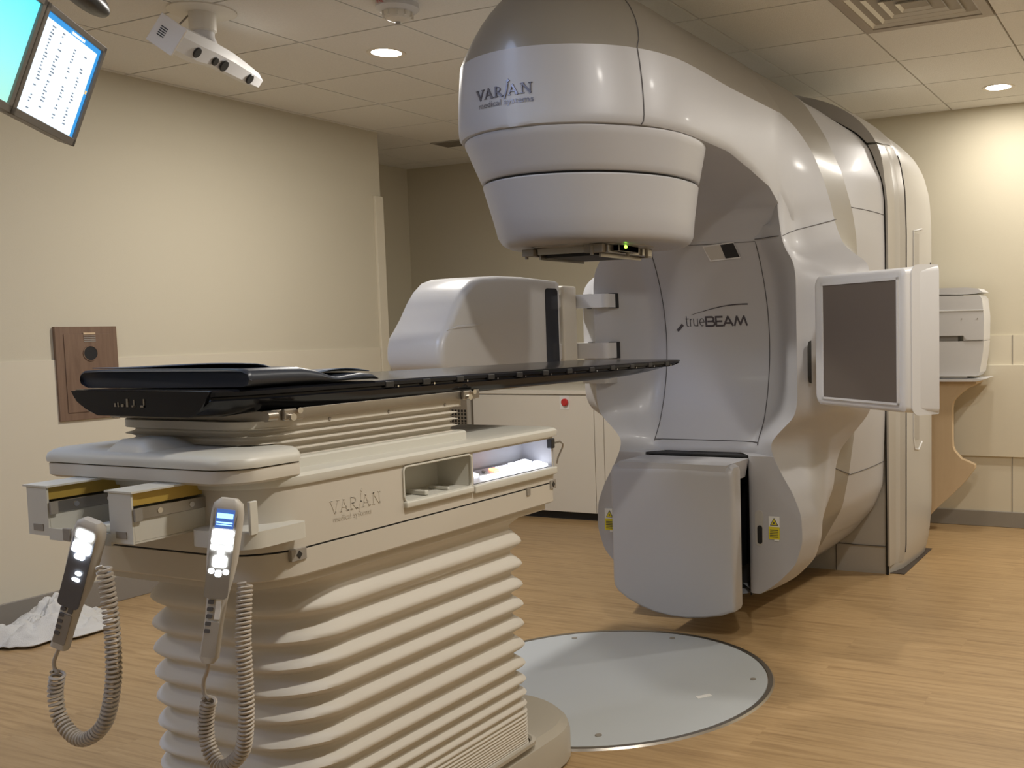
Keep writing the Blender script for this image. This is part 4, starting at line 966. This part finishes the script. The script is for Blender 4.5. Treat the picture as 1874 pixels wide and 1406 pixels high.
# right pendant
pendant('grey hand pendant with a lit blue display and white keys, hung at the couch corner', (.350, -2.0, 1.072), (.306, -2.035, .745), (.62, -.78, .30),
        [(.296, -2.03, .665), (.284, -2.03, .63), (.283, -2.03, .573), (.318, -2.03, .531), (.367, -2.02, .564), (.386, -2.02, .645), (.383, -2.015, .722), (.378, -2.01, .798), (.368, -1.99, .90)], 64,
        [(.300, -2.035, .725), (.282, -2.03, .700), (.282, -2.03, .675), (.296, -2.03, .665)])
pendant('grey hand pendant hanging at the left below the accessory rails, its face turned away', (0.103, -2.118, 1.034), (-0.032, -2.115, 0.762), (.50, -.86, .15),
        [(-0.051, -2.112, 0.702), (-0.064, -2.112, 0.651), (-0.048, -2.112, 0.597), (0.012, -2.112, 0.569), (0.086, -2.112, 0.613), (0.122, -2.112, 0.699), (0.130, -2.112, 0.780), (0.128, -2.112, 0.860), (0.118, -2.112, 0.942)], 60,
        [(-0.047, -2.112, 0.747), (-0.060, -2.112, 0.727), (-0.060, -2.112, 0.710), (-0.051, -2.112, 0.702)], False)

# ============================================================ CABINETS
YC = 2.92
t = thing('white_cabinet', 'low white laminate cabinet with black plinth and red stop button, behind the gantry', 'cabinet', (-1.9, YC, 0)); off = Vector((-1.9, YC, 0))
def ob(g, nm, m, par, off, sm=None): g.v = [v-off for v in g.v]; return g.obj(nm, m, par, sm)
ob(G().box(-2.82, -.75, YC+.004, 3.60, .075, .925), 'body', M_cab, t, off)
ob(G().box(-2.82, -.75, YC+.03, 3.60, .0, .075), 'plinth', M_dark, t, off)
for a, b in ((-2.815, -1.752), (-1.748, -1.674), (-1.670, -.75)): ob(G().box(a, b, YC-.014, YC+.004, .062, .915, .002), 'door', M_cab, t, off)
ob(G().box(-2.83, -.74, YC-.02, 3.62, .925, .955, .003), 'counter_top', M_cab, t, off)
e = ob(G().box(-2.035, -1.955, YC-.0165, YC-.013, .815, .935-.02, .001), 'stop_button_plate', M_white, t, off)
e2 = G().cyl((-1.985, YC-.017, .868), (0, -1, 0), .027, .022, 24, bev=.005); e2.v = [v-off for v in e2.v]; mk('stop_button', e2.v, e2.f, M_red, None, 40).parent = e
t = thing('vented_cabinet', 'grey-beige equipment cabinet with a perforated vent, mostly hidden behind the couch', 'cabinet', (-3.2, YC, 0)); off = Vector((-3.2, YC, 0))
ob(G().box(-3.55, -2.84, YC, 3.60, .0, 1.0), 'body', M_perf, t, off)
g = G(); [g.box(a, b, YC-.012, YC, c, d) for a, b, c, d in ((-3.55, -3.50, .02, 1.0), (-2.875, -2.84, .02, 1.0), (-3.5, -2.875, .96, 1.0))]; ob(g, 'frame', M_beige, t, off)
g = G()
for i in range(14):
    for k in range(11): g.box(-3.30+.030*i, -3.282+.030*i, YC-.002, YC-.0005, .52+.026*k, .538+.026*k)
ob(g, 'vent_perforation', M_holes, t, off)
# walnut wall panel
off = Vector((XL, .04, 1.22)); t = thing('walnut_wall_panel', 'square walnut panel on the left wall with a round black opening', 'wall panel', off)
x = XL+.010
o = ob(G().box(x-.008, x+.012, -.127, .205, .985, 1.463, .002), 'frame', M_walnut, t, off)
ob(G().box(x+.012, x+.016, -.085, .163, 1.025, 1.425, .001), 'door_leaf', M_walnut, t, off)
g = G().cyl((x+.016, .050, 1.325), (1, 0, 0), .036, .002, 32); ob(g, 'round_opening', M_dark, t, off)
g = G().lathe((0, 0), [(.036, 0), (.040, 0), (.040, .004), (.036, .004)], 32, True); g.v = [Vector((x+.016+v.z, .050+v.x, 1.325+v.y)) for v in g.v]; ob(g, 'opening_rim', M_walnut, t, off)
g = G(); [g.box(x+.016, x+.0185, .018, .082, 1.385+.009*k, 1.390+.009*k) for k in range(4)]; ob(g, 'vent_slats', M_base, t, off)
ob(G().box(x+.016, x+.018, .018, .082, 1.422, 1.432), 'name_strip', M_maple, t, off)

# ============================================================ TAN STAND AND WHITE EQUIPMENT BEHIND THE GANTRY
off = Vector((.62, 3.45, 0)); t = thing('maple_side_board', 'tan maple board with a C-shaped cut-out, standing behind the gantry by the wall', 'equipment stand', off)
yb = 3.36
pr = [(.20, .02), (.50, .05), (.60, .158), (.70, .255), (.78, .34), (.845, .430), (.845, .455), (.80, .475), (.76, .490), (.715, .54), (.703, .57), (.700, .62), (.700, .82), (.705, .86), (.72, .885), (.755, .92), (.80, .955), (.855, .985), (.855, 1.0), (.20, 1.0)]
ob(G().prism([Vector((x_, yb, z_)) for x_, z_ in pr], (0, .06, 0)), 'side_board', M_maple, t, off)
g = G().prism([Vector((x_, yb+.06, z_)) for x_, z_ in ((.20, .95), (.80, .955), (.855, .985), (.855, 1.0), (.2, 1.0))], (0, .2, 0)); ob(g, 'rear_web', M_maple, t, off)
ob(G().box(.22, .50, yb, yb+.2, 0, .05), 'foot', M_base, t, off)
ob(G().prism([Vector((x_, 3.30, z_)) for x_, z_ in ((.2, 1.0), (.86, 1.003), (.905, 1.012), (.93, 1.022), (.86, 1.020), (.2, 1.016))], (0, .30, 0)), 'top_shelf', M_shell, t, off)
off = Vector((.62, 3.45, 1.022)); t = thing('white_equipment_housing', 'white two-tier equipment housing with a dark slot, on top of the tan board', 'equipment', off)
y0, y1 = 3.33, 3.57
lo = [(.2, 1.035), (.86, 1.035), (.882, 1.06), (.905, 1.20), (.908, 1.262), (.2, 1.262)]
ob(G().prism([Vector((x_, y0, z_)) for x_, z_ in lo], (0, y1-y0, 0)), 'lower_housing', M_shell, t, off, 30)
ob(G().box(.2, .80, y0+.02, y1-.0, 1.0235, 1.037), 'foot', M_cab, t, off)
ob(G().box(.2, .74, y0+.03, y1-.02, 1.262, 1.305), 'slot_interior', M_fascia, t, off)
ob(G().box(.78, .906, y0+.004, y1, 1.264, 1.31), 'slot_end_block', M_shell, t, off)
hi = [(.2, 1.298), (.78, 1.298), (.80, 1.27), (.908, 1.27), (.910, 1.42), (.906, 1.46), (.897, 1.535), (.88, 1.555), (.2, 1.555)]
ob(G().prism([Vector((x_, y0-.005, z_)) for x_, z_ in hi], (0, y1-y0+.01, 0)), 'upper_housing', M_shell, t, off, 30)
ob(G().box(.2, .911, y0-.008, y0-.004, 1.457, 1.461), 'trim_line', M_white, t, off)
for x_ in (.77, .87): ob(G().cyl((x_, y0-.004, 1.405), (0, -1, 0), .004, .003, 10), 'housing_screw', M_base, t, off)
ob(G().box(.2, .74, y0+.02, y1-.02, 1.555, 1.585), 'neck', M_fascia, t, off)
ob(G().prism([Vector((x_, y0, z_)) for x_, z_ in ((.2, 1.585), (.76, 1.562), (.86, 1.565), (.902, 1.574), (.87, 1.598), (.80, 1.606), (.2, 1.612))], (0, y1-y0, 0)), 'top_lid', M_shell, t, off, 30)

# ============================================================ TOWEL ON THE FLOOR
off = Vector((-2.82, -.42, 0)); t = thing('crumpled_towel', 'crumpled white towel on the floor against the left wall', 'towel', off)
g = G(); rows = []; N1, N2 = 90, 60
for i in range(N1+1):
    row = []
    for j in range(N2+1):
        a = 2*PI*j/N2; rr = i/N1
        R_ = (.33+.05*math.sin(3*a+1)+.035*math.sin(7*a)+.02*math.sin(13*a+2))
        x_, y_ = rr*R_*math.cos(a)*.62, rr*R_*math.sin(a)*1.0
        e_ = 1-rr**3
        f1 = noise.noise(Vector((x_*6, y_*5, 3.1))); f2 = abs(noise.noise(Vector((x_*13+f1*2, y_*9, 1.7)))); f3 = abs(noise.noise(Vector((x_*26, y_*22+f1*3, 5.2))))
        z_ = .012+e_*(.055+.07*f1+.085*f2+.03*f3)+.012*f3
        z_ += e_*.05*math.exp(-((x_+.10)**2+(y_-.08)**2)/.012)
        row.append(Vector((x_, y_, max(.004, z_))))
    rows.append(row)
g.grid(rows); tw_ = g.obj('towel_cloth', M_cloth, t, 80); md = tw_.modifiers.new('s', 'SOLIDIFY'); md.thickness = .006; md.offset = -1
